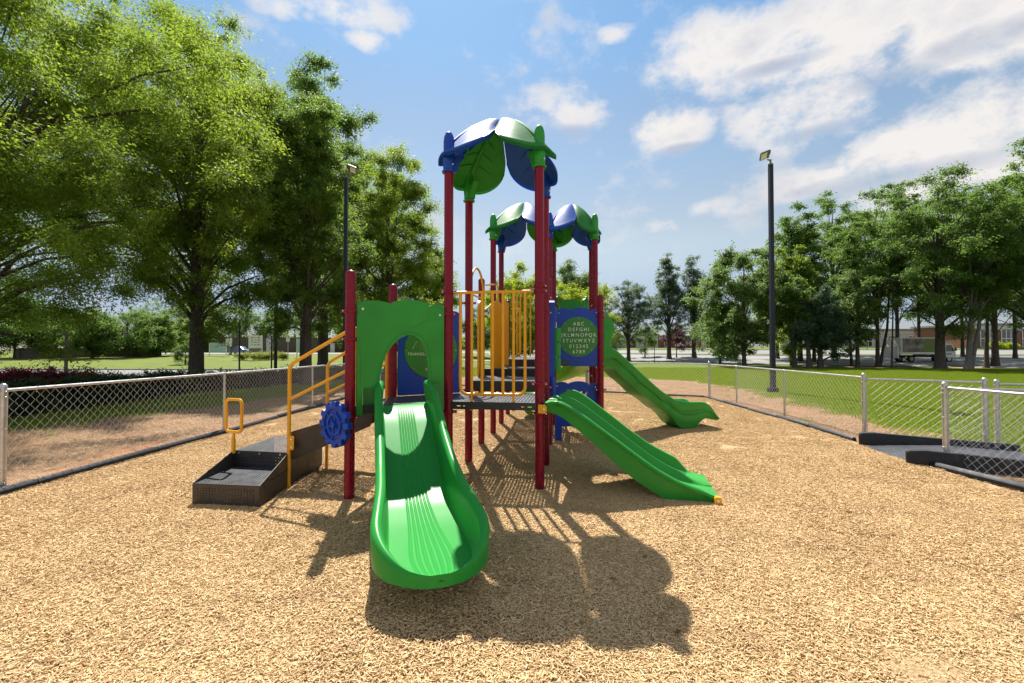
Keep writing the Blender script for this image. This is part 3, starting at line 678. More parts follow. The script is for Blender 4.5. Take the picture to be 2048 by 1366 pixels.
# panels
def lobes(w, h, cuts=(.32, .78), hs=(.0, .012, -.02), rise=.045, n=9):
    """scalloped top edge from right to left"""
    e = [1.0, cuts[1], cuts[0], 0.0]; out = []
    for i in range(3):
        a, b = e[i], e[i + 1]; up = hs[2 - i]
        for k in range(n + 1):
            t = k / n; x = w * (a + (b - a) * t); out.append((x, h + up + rise * (math.sin(math.pi * min(max(t, .02), .98)) ** .7 - 1)))
    return out
def disc(parent, fr, cx, cz, r, y=-.03, mat='green_dark'):
    mb = MB(); n = 56; mb.prism([(cx + r * math.cos(2 * math.pi * k / n), cz + r * math.sin(2 * math.pi * k / n)) for k in range(n)], y - .008, y + .006, fr)
    d = part(mb, 'disc', mat, parent)
    for k in range(8):
        s = MB();
        a = math.pi * (k + .0) / 4; c = fr @ Vector((cx + r * .93 * math.cos(a), y - .009, cz + r * .93 * math.sin(a))); c2 = fr @ Vector((cx + r * .93 * math.cos(a), y - .013, cz + r * .93 * math.sin(a))); s.tube([c, c2], .007, 6); part(s, 'bolt', 'steel', parent)
    return d
_dg = bpy.context.evaluated_depsgraph_get
def lettering(parent, txt, fr, x, z, size, y, mat='cream', align='CENTER', bold=.014, spacing=1.25):
    cu = bpy.data.curves.new('lettering', 'FONT'); cu.body = txt; cu.size = size; cu.align_x = align; cu.extrude = .0015; cu.offset = bold * size; cu.space_character = spacing; cu.resolution_u = 3
    t = bpy.data.objects.new('lettering', cu); COL.objects.link(t); bpy.context.view_layer.update()
    me = bpy.data.meshes.new_from_object(t.evaluated_get(_dg())); bpy.data.objects.remove(t)
    mb = MB(); mb.add([fr @ Vector((v.co.x * .92 + x, y - v.co.z, v.co.y + z)) for v in me.vertices], [tuple(p.vertices) for p in me.polygons])
    return part(mb, 'lettering', mat, parent, smooth=0)
def bolts(parent, fr, pts, y, r=.013):
    for (x, z) in pts:
        s = MB(); s.tube([fr @ Vector((x, y, z)), fr @ Vector((x, y - .008, z))], r, 10); s.tube([fr @ Vector((x, y - .008, z)), fr @ Vector((x, y - .011, z))], r * .5, 8); part(s, 'bolt', 'steel', parent)
def pframe(a, b, za, off=RP + .012):
    a = Vector((*P[a], 0)); b = Vector((*P[b], 0)); d = (b - a).normalized(); w = (b - a).length - 2 * off
    return frame(a + d * off + Vector((0, 0, za)), d), w
# green entry panel with its ogee arch
fr, w = pframe('A', 'B', 1.01)
h = 1.41
arch = [(.335, .33), (.345, .45), (.37, .60), (.415, .73), (.49, .85), (.58, .935), (.665, .975), (.72, .985), (.78, .965), (.84, .92), (.885, .85), (.925, .73), (.945, .60), (.95, .45), (.953, .33)]
arch = [(x * w * .93 + .0 * w - .07 * w, z) for x, z in arch]
poly = [(0, 0), (.07, 0), (.07, .33), (arch[0][0], .33)] + arch + [(w - .075, .33), (w - .075, 0), (w, 0)] + lobes(w, h, (.385, .81), (-.01, .02, -.02))
mb = MB(); mb.prism(poly, -.03, .03, fr); gp_ = part(mb, 'entry_panel', 'green', smooth=40, bevel=.008)
bolts(gp_, fr, [(.065, 1.29), (w - .06, 1.25)], -.031, .016)
# raised moulding round the arch
mo = MB(); pts = [fr @ Vector((x + (-.03 if i < 7 else .03), -.031, z + (.03 if 3 < i < 12 else 0))) for i, (x, z) in enumerate(arch)]; mo.tube(pts, .006, 6)
mo.tube([fr @ Vector((x, -.031, z)) for x, z in [(.04, .38), (.05, .55), (.04, .7), (.03, .95)]], .004, 5); mo.tube([fr @ Vector((x, -.031, z)) for x, z in [(.62 * w, 1.06), (.75 * w, 1.16), (.93 * w, 1.2)]], .004, 5)
part(mo, 'moulding', 'green', gp_)
# blue triangle panel at the back of the first deck
fr, w = pframe('C', 'E', 1.13, off=.075)
w -= .09
mb = MB(); mb.prism([(0, 0), (w, 0)] + lobes(w, 1.30), -.028, .028, fr); bp = part(mb, 'shape_panel', 'blue', bevel=.008)
cx, cz, r = w * .52, .665, .42
disc(bp, fr, cx, cz, r)
tri = MB(); t0 = [(cx - .30, cz + .02), (cx - .17, cz + .02), (cx - .235, cz + .135)]; tri.tube([fr @ Vector((x, -.041, z)) for x, z in t0], .0045, 6, closed=True)
part(tri, 'triangle_outline', 'cream', bp)
ci = MB(); ci.tube([fr @ Vector((cx + .17 + .055 * math.cos(a * .5236), -.041, cz + .09 + .055 * math.sin(a * .5236))) for a in range(12)], .0045, 6, closed=True); part(ci, 'circle_outline', 'cream', bp)
lettering(bp, 'TRIANGLE', fr, cx - .375, cz - .075, .062, -.041, align='LEFT', spacing=1.15, bold=.004)
lettering(bp, 'RECTANGLE', fr, cx - .10, cz - .31, .062, -.041, align='LEFT', spacing=1.15, bold=.004)
# collar arms
for z in (2.2,):
    mb = MB(); mb.tube([fr @ Vector((w - .03, 0, z - 1.13)), fr @ Vector((w + .12, 0, z - 1.13))], .013, 8); part(mb, 'clamp_arm', 'maroon', bp)
# blue alphabet panel
fr = frame(Vector((.875, 8.80, 1.49)), (1, -.04, 0)); w = .80
mb = MB(); mb.prism([(0, 0), (w, 0)] + lobes(w, 1.12, rise=.05), -.03, .03, fr); ap = part(mb, 'alphabet_panel', 'blue', bevel=.008)
cx, cz, r = w * .505, .565, .385
disc(ap, fr, cx, cz, r)
for i, t in enumerate(('ABC', 'DEFGHI', 'JKLMNOPQR', 'STUVWXYZ', '012345', '6789')):
    lettering(ap, t, fr, cx + .005, cz + .215 - i * .1075, .098, -.041, spacing=1.42, bold=.004)
bolts(ap, fr, [(.03, 1.02), (w - .04, 1.02)], -.031, .010)
# lower blue panel with leaf cut-outs
fr = frame(Vector((.84, 8.90, .30)), (1, -.04, 0)); w = .83
def leaf(cx, cz, l, wd, a): return [(cx + (t * math.cos(a) - u * math.sin(a)), cz + (t * math.sin(a) + u * math.cos(a))) for t, u in [(-l, 0), (-l * .4, -wd), (l * .4, -wd * .8), (l, 0), (l * .4, wd * .8), (-l * .4, wd)]]
poly = [(0, -.26), (.13, -.26), (.13, .02), (w - .13, .02), (w - .13, -.26), (w, -.26)] + lobes(w, .88, rise=.05)
mb = MB(); mb.prism(poly, -.03, .03, fr, [leaf(.27, .70, .06, .022, -.5), leaf(.50, .66, .06, .025, 1.1), leaf(.60, .64, .065, .025, 1.2), leaf(.42, .40, .07, .03, .6)])
lp = part(mb, 'leaf_panel', 'blue', bevel=.006); bolts(lp, fr, [(.04, .80), (w - .05, .78)], -.031, .012)
mb = MB(); mb.box((.065, 0, -.30), (.10, .05, .10), fr); part(mb, 'panel_foot', 'yellow', lp)
# spinner panel, seen edge on
fr = frame(Vector((.625, 7.24, 1.06)), (.07, 1, 0)); L_ = 1.18
mb = MB()
mb.prism([(0, 0), (.16, 0), (.16, .26), (L_ - .16, .26), (L_ - .16, 0), (L_, 0)] + lobes(L_, 1.55, rise=.06), -.055, .055, fr, [[(.22, .40), (L_ - .22, .40), (L_ - .22, 1.16), (.22, 1.16)]])
spn = part(mb, 'spinner_panel', 'blue', bevel=.012)
mb = MB(); mb.lathe(fr @ Vector((.02, -.02, .20)), [(.03, -.19), (.05, -.1), (.055, .0), (.04, .12), (.01, .14)], 16); mb.lathe(fr @ Vector((.05, -.05, 1.32)), [(.01, -.16), (.045, -.08), (.05, .05), (.02, .12)], 16); part(mb, 'moulded_bump', 'blue', spn)
for j, yy in enumerate((.30, .58, .86)):
    for i in range(3):
        c = fr @ Vector((yy, -.085, .50 + i * .245)); mb = MB(); mb.lathe(c, [(.02, -.115), (.072, -.112), (.078, -.09), (.078, .09), (.072, .112), (.02, .115)], 14); part(mb, 'spinner_block', 'green', spn)
    mb = MB(); c = fr @ Vector((yy, -.085, .40)); mb.tube([c, c + Vector((0, 0, .80))], .012, 8); part(mb, 'spinner_rod', 'steel', spn)

# barrier on the second deck
def along(a, b, t, z, off=0):
    a = Vector((*P[a], 0)); b = Vector((*P[b], 0)); d = (b - a); n = Vector((d.y, -d.x, 0)).normalized(); p = a + d * t + n * off; p.z = z; return p
def barrier(a, b, z0, z1, ts, foot=(.25, .75), zf=None, r=.021, off=0):
    root = None; mb = MB(); t0, t1 = ts[0], ts[-1]
    mb.tube([along(a, b, .06, z1, off), along(a, b, .94, z1, off)], r * .95, 12); rail = part(mb, 'barrier', 'yellow')
    u = MB(); rr = .10; L = (Vector(P[b]) - Vector(P[a])).length
    pts = [along(a, b, t0, z1, off)] + [along(a, b, t0 + rr / L * (1 - math.cos(q)), z0 + rr * (1 - math.sin(q)), off) for q in [k * math.pi / 12 for k in range(7)]] + \
          [along(a, b, t1 - rr / L * (1 - math.cos(q)), z0 + rr * (1 - math.sin(q)), off) for q in [k * math.pi / 12 for k in range(6, -1, -1)]] + [along(a, b, t1, z1, off)]
    u.tube(pts, r, 12); part(u, 'rail_loop', 'yellow', rail)
    for t in ts[1:-1]:
        v = MB(); v.tube([along(a, b, t, z0, off), along(a, b, t, z1, off)], r * .93, 12); part(v, 'bar', 'yellow', rail)
    for t in foot:
        v = MB(); c = along(a, b, t, 0, off + .012); d = Vector((*P[b], 0)) - Vector((*P[a], 0)); f = frame(c, d)
        v.tube([along(a, b, t, z0, off), along(a, b, t, z0 - .05, off + .005)], [r * .9, r * .7], 10)
        v.prism([(-.013, z0 - .03), (-.028, zf), (-.02, zf - .022), (0, zf - .03), (.02, zf - .022), (.028, zf), (.013, z0 - .03)], -.006, .006, f)
        part(v, 'foot_bracket', 'yellow', rail); bolts(rail, f, [(0, zf + .012)], -.007, .012)
    return rail
barrier('B', 'F', 1.215, 2.565, [.135, .262, .375, .49, .605, .72, .845], (.262, .72), 1.03, off=.0)

# yellow hoops, boards and rails further back
def ytube(name, pts, r=.018, parent=None): mb = MB(); mb.tube(pts, r, 10); return part(mb, name, 'yellow', parent)
def arcpts(c, ax, r, h, n=10): return [c + ax * (r * math.cos(math.pi * (1 - k / n))) + Vector((0, 0, h * math.sin(math.pi * k / n))) for k in range(n + 1)]
c = Vector((-.60, 7.85, 2.75)); ax = Vector((.10, .55, 0)); ax_ = ax.normalized(); hl = arcpts(c, ax_, .45, .46)
arc = ytube('climber_hoop', [hl[0] + Vector((0, 0, -1.55))] + hl + [hl[-1] + Vector((0, 0, -1.55))], .020)
for z in (2.72, 1.25): ytube('rung', [c + ax_ * -.45 + Vector((0, 0, z - 2.75)), c + ax_ * .45 + Vector((0, 0, z - 2.75))], .014, arc)
def board(x0, x1, y0, y1, z0, z1):
    a = Vector((x0, y0, z0)); d = Vector((x1 - x0, y1 - y0, 0)); w = d.length; f = frame(a, d); h = z1 - z0
    pts = [(0, 0), (w, 0), (w, h - w * .6)] + [(w * .5 + w * .5 * math.cos(q), h - w * .6 + w * .6 * math.sin(q)) for q in (.3, .6, .9, 1.2, 1.57, 1.9, 2.2, 2.5, 2.8)] + [(0, h - w * .6)]
    mb = MB(); mb.prism(pts, -.02, .02, f); return part(mb, 'side_board', 'yellow', bevel=.006)
a_ = lambda px, Y: (px - 1024) / 910 * Y
board(a_(956.5, 8.2), a_(962, 8.62), 8.2, 8.62, 1.34, 2.72)
board(a_(981, 9.1), a_(1004, 9.05), 9.1, 9.05, 1.40, 2.78)
board(a_(1006, 9.5), a_(1017, 9.55), 9.5, 9.55, 1.48, 2.82)
rl = ytube('grab_rail', [at(972, 570, 8.75), at(994, 569, 9.0), at(996, 575, 9.1), at(997, 600, 9.2)], .016); ytube('grab_rail', [at(966, 622, 8.7), at(978, 613, 8.9), at(984, 606, 9.0)], .014)
for px in (1034, 1039): ytube('ladder_rail', [at(px, 588 if px == 1034 else 615, 12.6), at(px, 712, 12.6)], .020)
ytube('ladder_rail', [at(1041, 710, 12.6), at(1041, 595, 12.6), at(1044, 585, 12.6), at(1050, 578, 12.6)], .02); ytube('ladder_rail', [at(1061, 713, 12.2), at(1061, 584, 12.2)], .022); ytube('ladder_rail', [at(1022, 618, 12.6), at(1041, 618, 12.6)], .016); ytube('ladder_rail', [at(1034, 708, 12.6), at(1042, 708, 12.6)], .016)
ytube('loop_ladder', arcpts(at(998, 764, 9.4), Vector((1, 0, 0)), .07, .18) , .014)
ytube('clamp_tube', [at(1073, 586, 6.1), at(1077, 760, 6.1)], .008)

# first slide: single bedway slide with flared exit
def slide_one():
    d = Vector((.313, -.950, 0)).normalized(); n = Vector((-d.y, d.x, 0))   # n points to photo right when facing it
    if n.x < 0: n = -n
    P0 = Vector((-1.372, 5.80, 0)); L = 2.88
    vs_ = [0, .1, .3, .6, 1.0, 1.25, 1.5, 1.9, 2.2, 2.4, 2.6, 2.75, 2.88]
    bz = [1.12, 1.11, 1.03, .84, .59, .44, .345, .285, .265, .258, .25, .248, .25]
    bw = [.275, .275, .262, .260, .262, .268, .275, .29, .305, .315, .32, .32, .32]
    ow = [.335, .345, .37, .376, .378, .380, .388, .40, .432, .455, .470, .470, .46]
    rt_ = [1.41, 1.42, 1.34, 1.20, .96, .85, .74, .64, .565, .51, .43, .36, .275]
    rh = [a_1 - b_1 for a_1, b_1 in zip(rt_, bz)]
    fan = [.028, .028, .028, .029, .030, .031, .033, .038, .045, .051, .057, .060, .062]
    f = lambda a, v: float(np.interp(v, vs_, a))
    from itertools import chain
    NB = 150; rings = []; outer = []
    Rn = .56
    vv = list(np.linspace(-.03, L - Rn, 44)) + [L - Rn + Rn * math.sin(t) for t in np.linspace(.04, math.pi / 2 * .975, 30)]
    # smooth interpolation by local averaging
    def sm(a, v): return sum(f(a, v + e) for e in (-.12, -.08, -.04, 0, .04, .08, .12)) / 7
    for v in vv:
        k = 1.0
        if v > L - Rn: k = math.sqrt(max(0.0, 1 - ((v - (L - Rn)) / Rn) ** 2))
        b, o, hgt, z, g = sm(bw, v), sm(ow, v), sm(rh, v), sm(bz, v), sm(fan, v)
        end = max(0, (v - (L - Rn)) / Rn); hgt *= (1 - .0 * end)
        low = z - .17 + .135 * min(1, max(0, (v - 1.4) / 1.1)); low = low - .0 * end
        c = P0 + d * v
        sec = []
        rt = .045   # rim half thickness
        rimc = o - rt
        left = [(-o + .012, low - 0), (-o, z + hgt * .35), (-o, z + hgt - rt)]
        left += [(-rimc + rt * math.cos(q), z + hgt - rt + rt * math.sin(q)) for q in (2.75, 2.3, 1.9, 1.57, 1.2, .8, .4, 0.05)]
        left += [(-(rimc - rt) + (rimc - rt - b) * .25, z + hgt * .45), (-b - (rimc - rt - b) * .35 - .005, z + hgt * .16), (-b - .012, z + .03), (-b, z + .008)]
        bed = []
        for i in range(NB + 1):
            u = -b + 2 * b * i / NB; q = u / g; gr = 0
            if abs(q) < 3.45:
                fr_ = q - round(q); gr = -.0055 * math.exp(-(fr_ / .20) ** 2) * min(1, max(0, (v - .1) * 6)) * (1 if v < L - .16 else max(0, (L - .04 - v) / .12))
            cl = max(0, (end - .9) / .1); bed.append((u, z + .006 * (u / b) ** 2 + gr + cl * hgt))
        cl_ = max(0, (end - .9) / .1); left = left[:-4] + [(x, y + (z + hgt - y) * cl_) for x, y in left[-4:]]
        right = [(-x, y) for x, y in reversed(left)]
        sec = left + bed[1:-1] + right
        rings.append([c + n * (u * max(k, .02)) + Vector((0, 0, w_)) for u, w_ in sec])
    rings.append([P0 + d * L + Vector((0, 0, p.z)) for p in rings[-1]])
    mb = MB(); mb.sweep(rings, cap=False); s = part(mb, 'slide', 'green_slide', smooth=70); tag(s, 'single bedway slide with ribbed chute and flared rounded exit')
    mb = MB(); q_ = P0 + d * 1.75; mb.tube([q_ + Vector((0, 0, -.05)), q_ + Vector((0, 0, .24))], .03, 10); part(mb, 'support_leg', 'galv', s)
    # bolts at the top
    for u in (-.36, .36):
        mbz = MB(); p = P0 + d * -.02 + n * u + Vector((0, 0, Z1 + .06)); mbz.tube([p, p + d * .012], .012, 8); part(mbz, 'bolt', 'steel', s)
    # mounting wings behind the arch legs
    mb = MB(); f_ = frame(P0 - n * .50 + d * -.005 + Vector((0, 0, 1.0)), n); mb.prism([(0, 0), (.17, 0), (.17, .36), (.12, .37), (.03, .36), (0, .32)], -.012, .012, f_); mb.prism([(.83, 0), (1.0, 0), (1.0, .32), (.97, .36), (.88, .37), (.83, .36)], -.012, .012, f_); part(mb, 'mounting_wing', 'green_dark', s)
slide_one()

def chute(name, origin, d, n, L, prof, section, step=.05, mat='green', label=None, smooth=50):
    rings = []
    for v in np.arange(0, L + 1e-6, step):
        sec = section(float(v), lambda a: float(np.mean([np.interp(v + e, a[0], a[1]) for e in (-.06, -.03, 0, .03, .06)])))
        rings.append([origin + d * float(v) + n * u + Vector((0, 0, w_)) for u, w_ in sec])
    mb = MB(); mb.sweep(rings); o = part(mb, name, mat, smooth=smooth)
    if label: tag(o, label)
    return o
# second slide: double wave slide to the right
def slide_two():
    d = Vector((.972, -.235, 0)).normalized(); n = Vector((.225, .974, 0)).normalized(); O = Vector((.40, 5.80, 0)); W = 1.02
    bz = ([0, .12, .25, .5, .68, .85, 1.02, 1.28, 1.51, 1.7, 1.97], [1.12, 1.115, 1.07, .90, .755, .625, .49, .295, .165, .105, .075])
    nh = ([0, .08, .16, .5, 1.0, 1.5, 1.78, 1.86, 1.97], [.0, .02, .07, .085, .10, .10, .08, .02, .01])
    fh = ([0, .1, .22, .35, .6, 1.0, 1.5, 1.65, 1.74, 1.97], [.0, .02, .15, .19, .19, .18, .19, .17, .02, .0])
    ch = ([0, .15, .25, .6, 1.2, 1.6, 1.78, 1.97], [.0, .01, .11, .125, .12, .11, .03, .0])
    sk = ([0, .15, .45, .7, 1.0, 1.3, 1.6, 1.97], [.10, .12, .17, .20, .24, .22, .2, .12])
    def sec(v, g):
        v = v * 1.97 / 2.08; g = (lambda a_, v_=v: float(np.mean([np.interp(v_ + e, a_[0], a_[1]) for e in (-.06, -.03, 0, .03, .06)])))
        z, a, b, c, s = g(bz), g(nh), g(fh), g(ch), g(sk); zb = max(.012, z - s)
        rib = .004
        lp_ = min(1, max(0, (v - .08) * 8)) * min(1, max(0, (1.9 - v) * 8)); pts = [(.02, zb), (.012, zb + (z - zb) * .5), (.006, z + a - .06), (-.035 * lp_, z + a - .055 * lp_ - .005), (-.048 * lp_, z + a - .03), (-.034 * lp_, z + a - .006), (.0, z + a), (.024, z + a - .006), (.034, z + a * .6), (.055, z + .012)]
        for i in range(1, 12):
            u = .055 + (W / 2 - .075) * i / 12; pts.append((u, z + .002 * math.cos(u * 60)))
        pts += [(W / 2 - .045, z + .012), (W / 2 - .03, z + c * .7), (W / 2 - .012, z + c), (W / 2 + .012, z + c), (W / 2 + .03, z + c * .7), (W / 2 + .045, z + .012)]
        for i in range(1, 12):
            u = W / 2 + .045 + (W / 2 - .1) * i / 12; pts.append((u, z + .002 * math.cos(u * 60)))
        pts += [(W - .055, z + .012), (W - .034, z + b * .6), (W - .024, z + b - .01), (W, z + b), (W + .022, z + b - .01), (W + .04, z + b - .04), (W + .006, z + b - .06), (W - .01, zb + (z - zb) * .5), (W - .02, zb)]
        return pts
    s = chute('slide', O, d, n, 2.08, None, sec, .045, label='double lane wave slide with a low centre divider')
    # moulded emblem of rays near the exit
    mb = MB(); c0 = O + d * 1.64 + n * (W * .76)
    for k in range(7):
        a = -1.0 + k * .35; p = c0 + d * (.02 + .0 * k); q = c0 + (d * math.cos(a) + n * math.sin(a) * .8) * .16
        mb.tube([p + Vector((0, 0, .19)), q + Vector((0, 0, .135))], [.012, .02], 6)
    mb.lathe(c0 + Vector((0, 0, .14)), [(.05, 0), (.045, .03), (.02, .055)], 12); part(mb, 'moulded_sun', 'green', s)
    f = frame(O + d * .0 - n * .045 + Vector((0, 0, 1.0)), d); mb = MB(); mb.prism([(-.06, 0), (.03, 0), (.05, .03), (.05, .08), (.03, .11), (-.06, .11)], -.006, .006, f); part(mb, 'bracket', 'yellow', s); bolts(s, f, [(.015, .055)], -.007, .016)
    f = frame(O + d * 2.04 - n * .012 + Vector((0, 0, .0)), d); mb = MB(); mb.prism([(-.035, 0), (.045, 0), (.045, .075), (.03, .10), (-.02, .10), (-.035, .085)], -.03, .03, f); part(mb, 'bracket', 'yellow', s); bolts(s, f, [(.005, .06)], -.031, .014)
    for u in (.02, W - .02):
        pass
slide_two()
# third slide: big log slide on the far right with a hood
def slide_three():
    d = Vector((.965, .262, 0)).normalized(); n = Vector((-.262, .965, 0)).normalized(); O = Vector((1.97, 9.72, 0)); W = .74
    rim = ([0, .25, .36, .86, 1.36, 1.73, 2.1, 2.5, 2.67, 2.78, 2.9], [1.87, 1.83, 1.74, 1.32, .91, .69, .63, .62, .52, .36, .22])
    bot = ([0, .25, .36, .86, 1.36, 1.60, 1.70, 1.80, 1.95, 2.3, 2.40, 2.55, 2.75, 2.9], [1.42, 1.36, 1.27, .84, .49, .36, .28, .12, .02, .02, .14, .24, .20, .17])
    bed = ([0, .2, .36, .86, 1.36, 1.73, 2.1, 2.5, 2.7, 2.9], [1.60, 1.58, 1.50, 1.07, .66, .46, .36, .33, .28, .19])
    def sec(v, g):
        t = g(rim); b = g(bot) + .028 * abs(math.sin(v * 6.6)) * (1 if v < 1.6 else 0); z = min(g(bed), t - .015); ins = .0
        wob = .010 * math.sin(v * 6.6 + .5); h = t - b
        pts = [(.10, b), (.05, b + .01), (.03 + wob, b + h * .22), (.0, b + h * .45), (.012, b + h * .50), (-.012, b + h * .56), (-.02, t - .05), (-.018, t - .018), (.0, t), (.03, t), (.05, t - .02), (.065, z + (t - z) * .5), (.10, z + .02), (.14, z)]
        m = [(W - x, y) for x, y in reversed(pts)]
        return pts + [(W / 2, z - .004)] + m
    s = chute('slide', O, d, n, 2.9, None, sec, .04, label='tall log slide with scalloped underside and rounded exit nose')
    # carved grooves along the side
    gr = MB()
    def sp(v, k): 
        t, b = float(np.interp(v, *rim)), float(np.interp(v, *bot)); return O + d * v - n * (.020) + Vector((0, 0, b + (t - b) * k))
    for seq in ([(.1, .35), (.3, .62), (.6, .66), (.8, .5), (.82, .3)], [(.9, .55), (1.1, .66), (1.35, .55), (1.4, .3)], [(1.0, .8), (1.5, .72), (1.7, .55)], [(.2, .82), (.6, .84), (1.0, .85), (1.4, .8), (1.8, .62), (2.1, .66), (2.45, .62), (2.52, .4)]):
        gr.tube([sp(v, k) for v, k in seq], .005, 5)
    part(gr, 'carved_groove', 'green_dark', s)
    # hood
    hd = MB(); rings = []
    for v, h0 in ((.0, 2.66), (.06, 2.74), (.14, 2.70), (.20, 2.58), (.235, 2.46)):
        ring = []
        for k in range(13):
            a = math.pi * k / 12; ring.append(O + d * (v - .02) + n * (W / 2 - (W / 2 + .05) * math.cos(a)) + Vector((0, 0, 2.25 + (h0 - 2.25) * math.sin(a) ** .8 if h0 > 2.3 else 2.25)))
        for k in range(12, -1, -1):
            a = math.pi * k / 12; ring.append(O + d * (v - .02) + n * (W / 2 - (W / 2 - .0) * math.cos(a)) + Vector((0, 0, 2.25 + (h0 - .05 - 2.25) * math.sin(a) ** .8)))
        rings.append(ring)
    hd.sweep(rings)
    for u in (-.05, W):
        f = frame(O + n * u + Vector((0, 0, 0)), d); hd.prism([(-.03, 1.62), (.10, 1.62), (.14, 2.0), (.215, 2.30), (.16, 2.48), (-.03, 2.5)], -.0, .05, f)
    h = part(hd, 'slide_hood', 'green', smooth=50)
    mb = MB(); mb.tube([O - n * .02 + d * -.01 + Vector((0, 0, 1.55)), O - n * .02 + d * -.01 + Vector((0, 0, 2.52))], .035, 12); part(mb, 'hood_post', 'green', h)
    mb = MB(); a = Vector((P['s1'][0], P['s1'][1], 2.44)); mb.tube([a + Vector((.05, 0, 0)), a + Vector((.2, .25, 0))], .014, 8); part(mb, 'clamp_arm', 'maroon', h)
slide_three()
# fourth slide: curved chute behind the tower and its hood panels
def slide_four():
    pts = [(1.50, 11.2, 1.60), (1.80, 11.7, 1.56), (2.02, 12.3, 1.42), (2.0, 12.95, 1.24), (1.6, 13.35, 1.06), (1.1, 13.35, .90), (.72, 13.0, .70), (.6, 12.5, .48), (.62, 12.0, .28), (.68, 11.6, .2)]
    n_ = 60; rings = []
    P_ = np.array(pts); tt = np.linspace(0, 1, len(pts)); q = np.linspace(0, 1, n_)
    cx, cy, cz = [np.convolve(np.pad(np.interp(q, tt, P_[:, i]), 3, 'edge'), np.ones(7) / 7, 'valid') for i in range(3)]
    for i in range(n_):
        a, b = max(0, i - 1), min(n_ - 1, i + 1); d = Vector((cx[b] - cx[a], cy[b] - cy[a], 0)).normalized(); n = Vector((-d.y, d.x, 0)); c = Vector((cx[i], cy[i], cz[i]))
        sec = [(-.34, .0), (-.37, .20), (-.35, .27), (-.32, .27), (-.30, .18), (-.22, .04), (0, .0), (.22, .04), (.30, .18), (.32, .27), (.35, .27), (.37, .20), (.34, 0), (.2, -.10), (0, -.14), (-.2, -.10)]
        rings.append([c + n * u + Vector((0, 0, w)) for u, w in sec])
    mb = MB(); mb.sweep(rings); s = part(mb, 'slide', 'lime', smooth=50); tag(s, 'curved yellow green slide winding down behind the rear tower')
    for x, y in ((1.10, 11.0), (1.80, 11.0)):
        m2 = MB(); m2.tube([(x, y, 1.55), (x, y, 3.08), (x, y, 3.10)], [.035, .035, .012], 10); part(m2, 'entry_upright', 'green', s)
    f = frame(Vector((1.16, 11.05, 2.2)), (1, 0, 0)); m3 = MB(); m3.prism([(0, 0), (.52, 0), (.52, .78), (.40, .82), (.26, .835), (.12, .82), (0, .78)], -.02, .02, f); part(m3, 'hood_panel', 'green', s)
    f = frame(Vector((1.70, 10.9, 1.7)), (.7, .7, 0)); m3 = MB(); m3.prism([(0, 0), (.3, 0), (.3, 1.2), (.15, 1.38), (0, 1.3)], -.02, .02, f); part(m3, 'hood_panel', 'green', s)
    m4 = MB(); m4.tube([(1.97, 11.9, 0), (1.97, 11.9, 1.3)], .05, 12); part(m4, 'support_leg', 'galv', s)
slide_four()

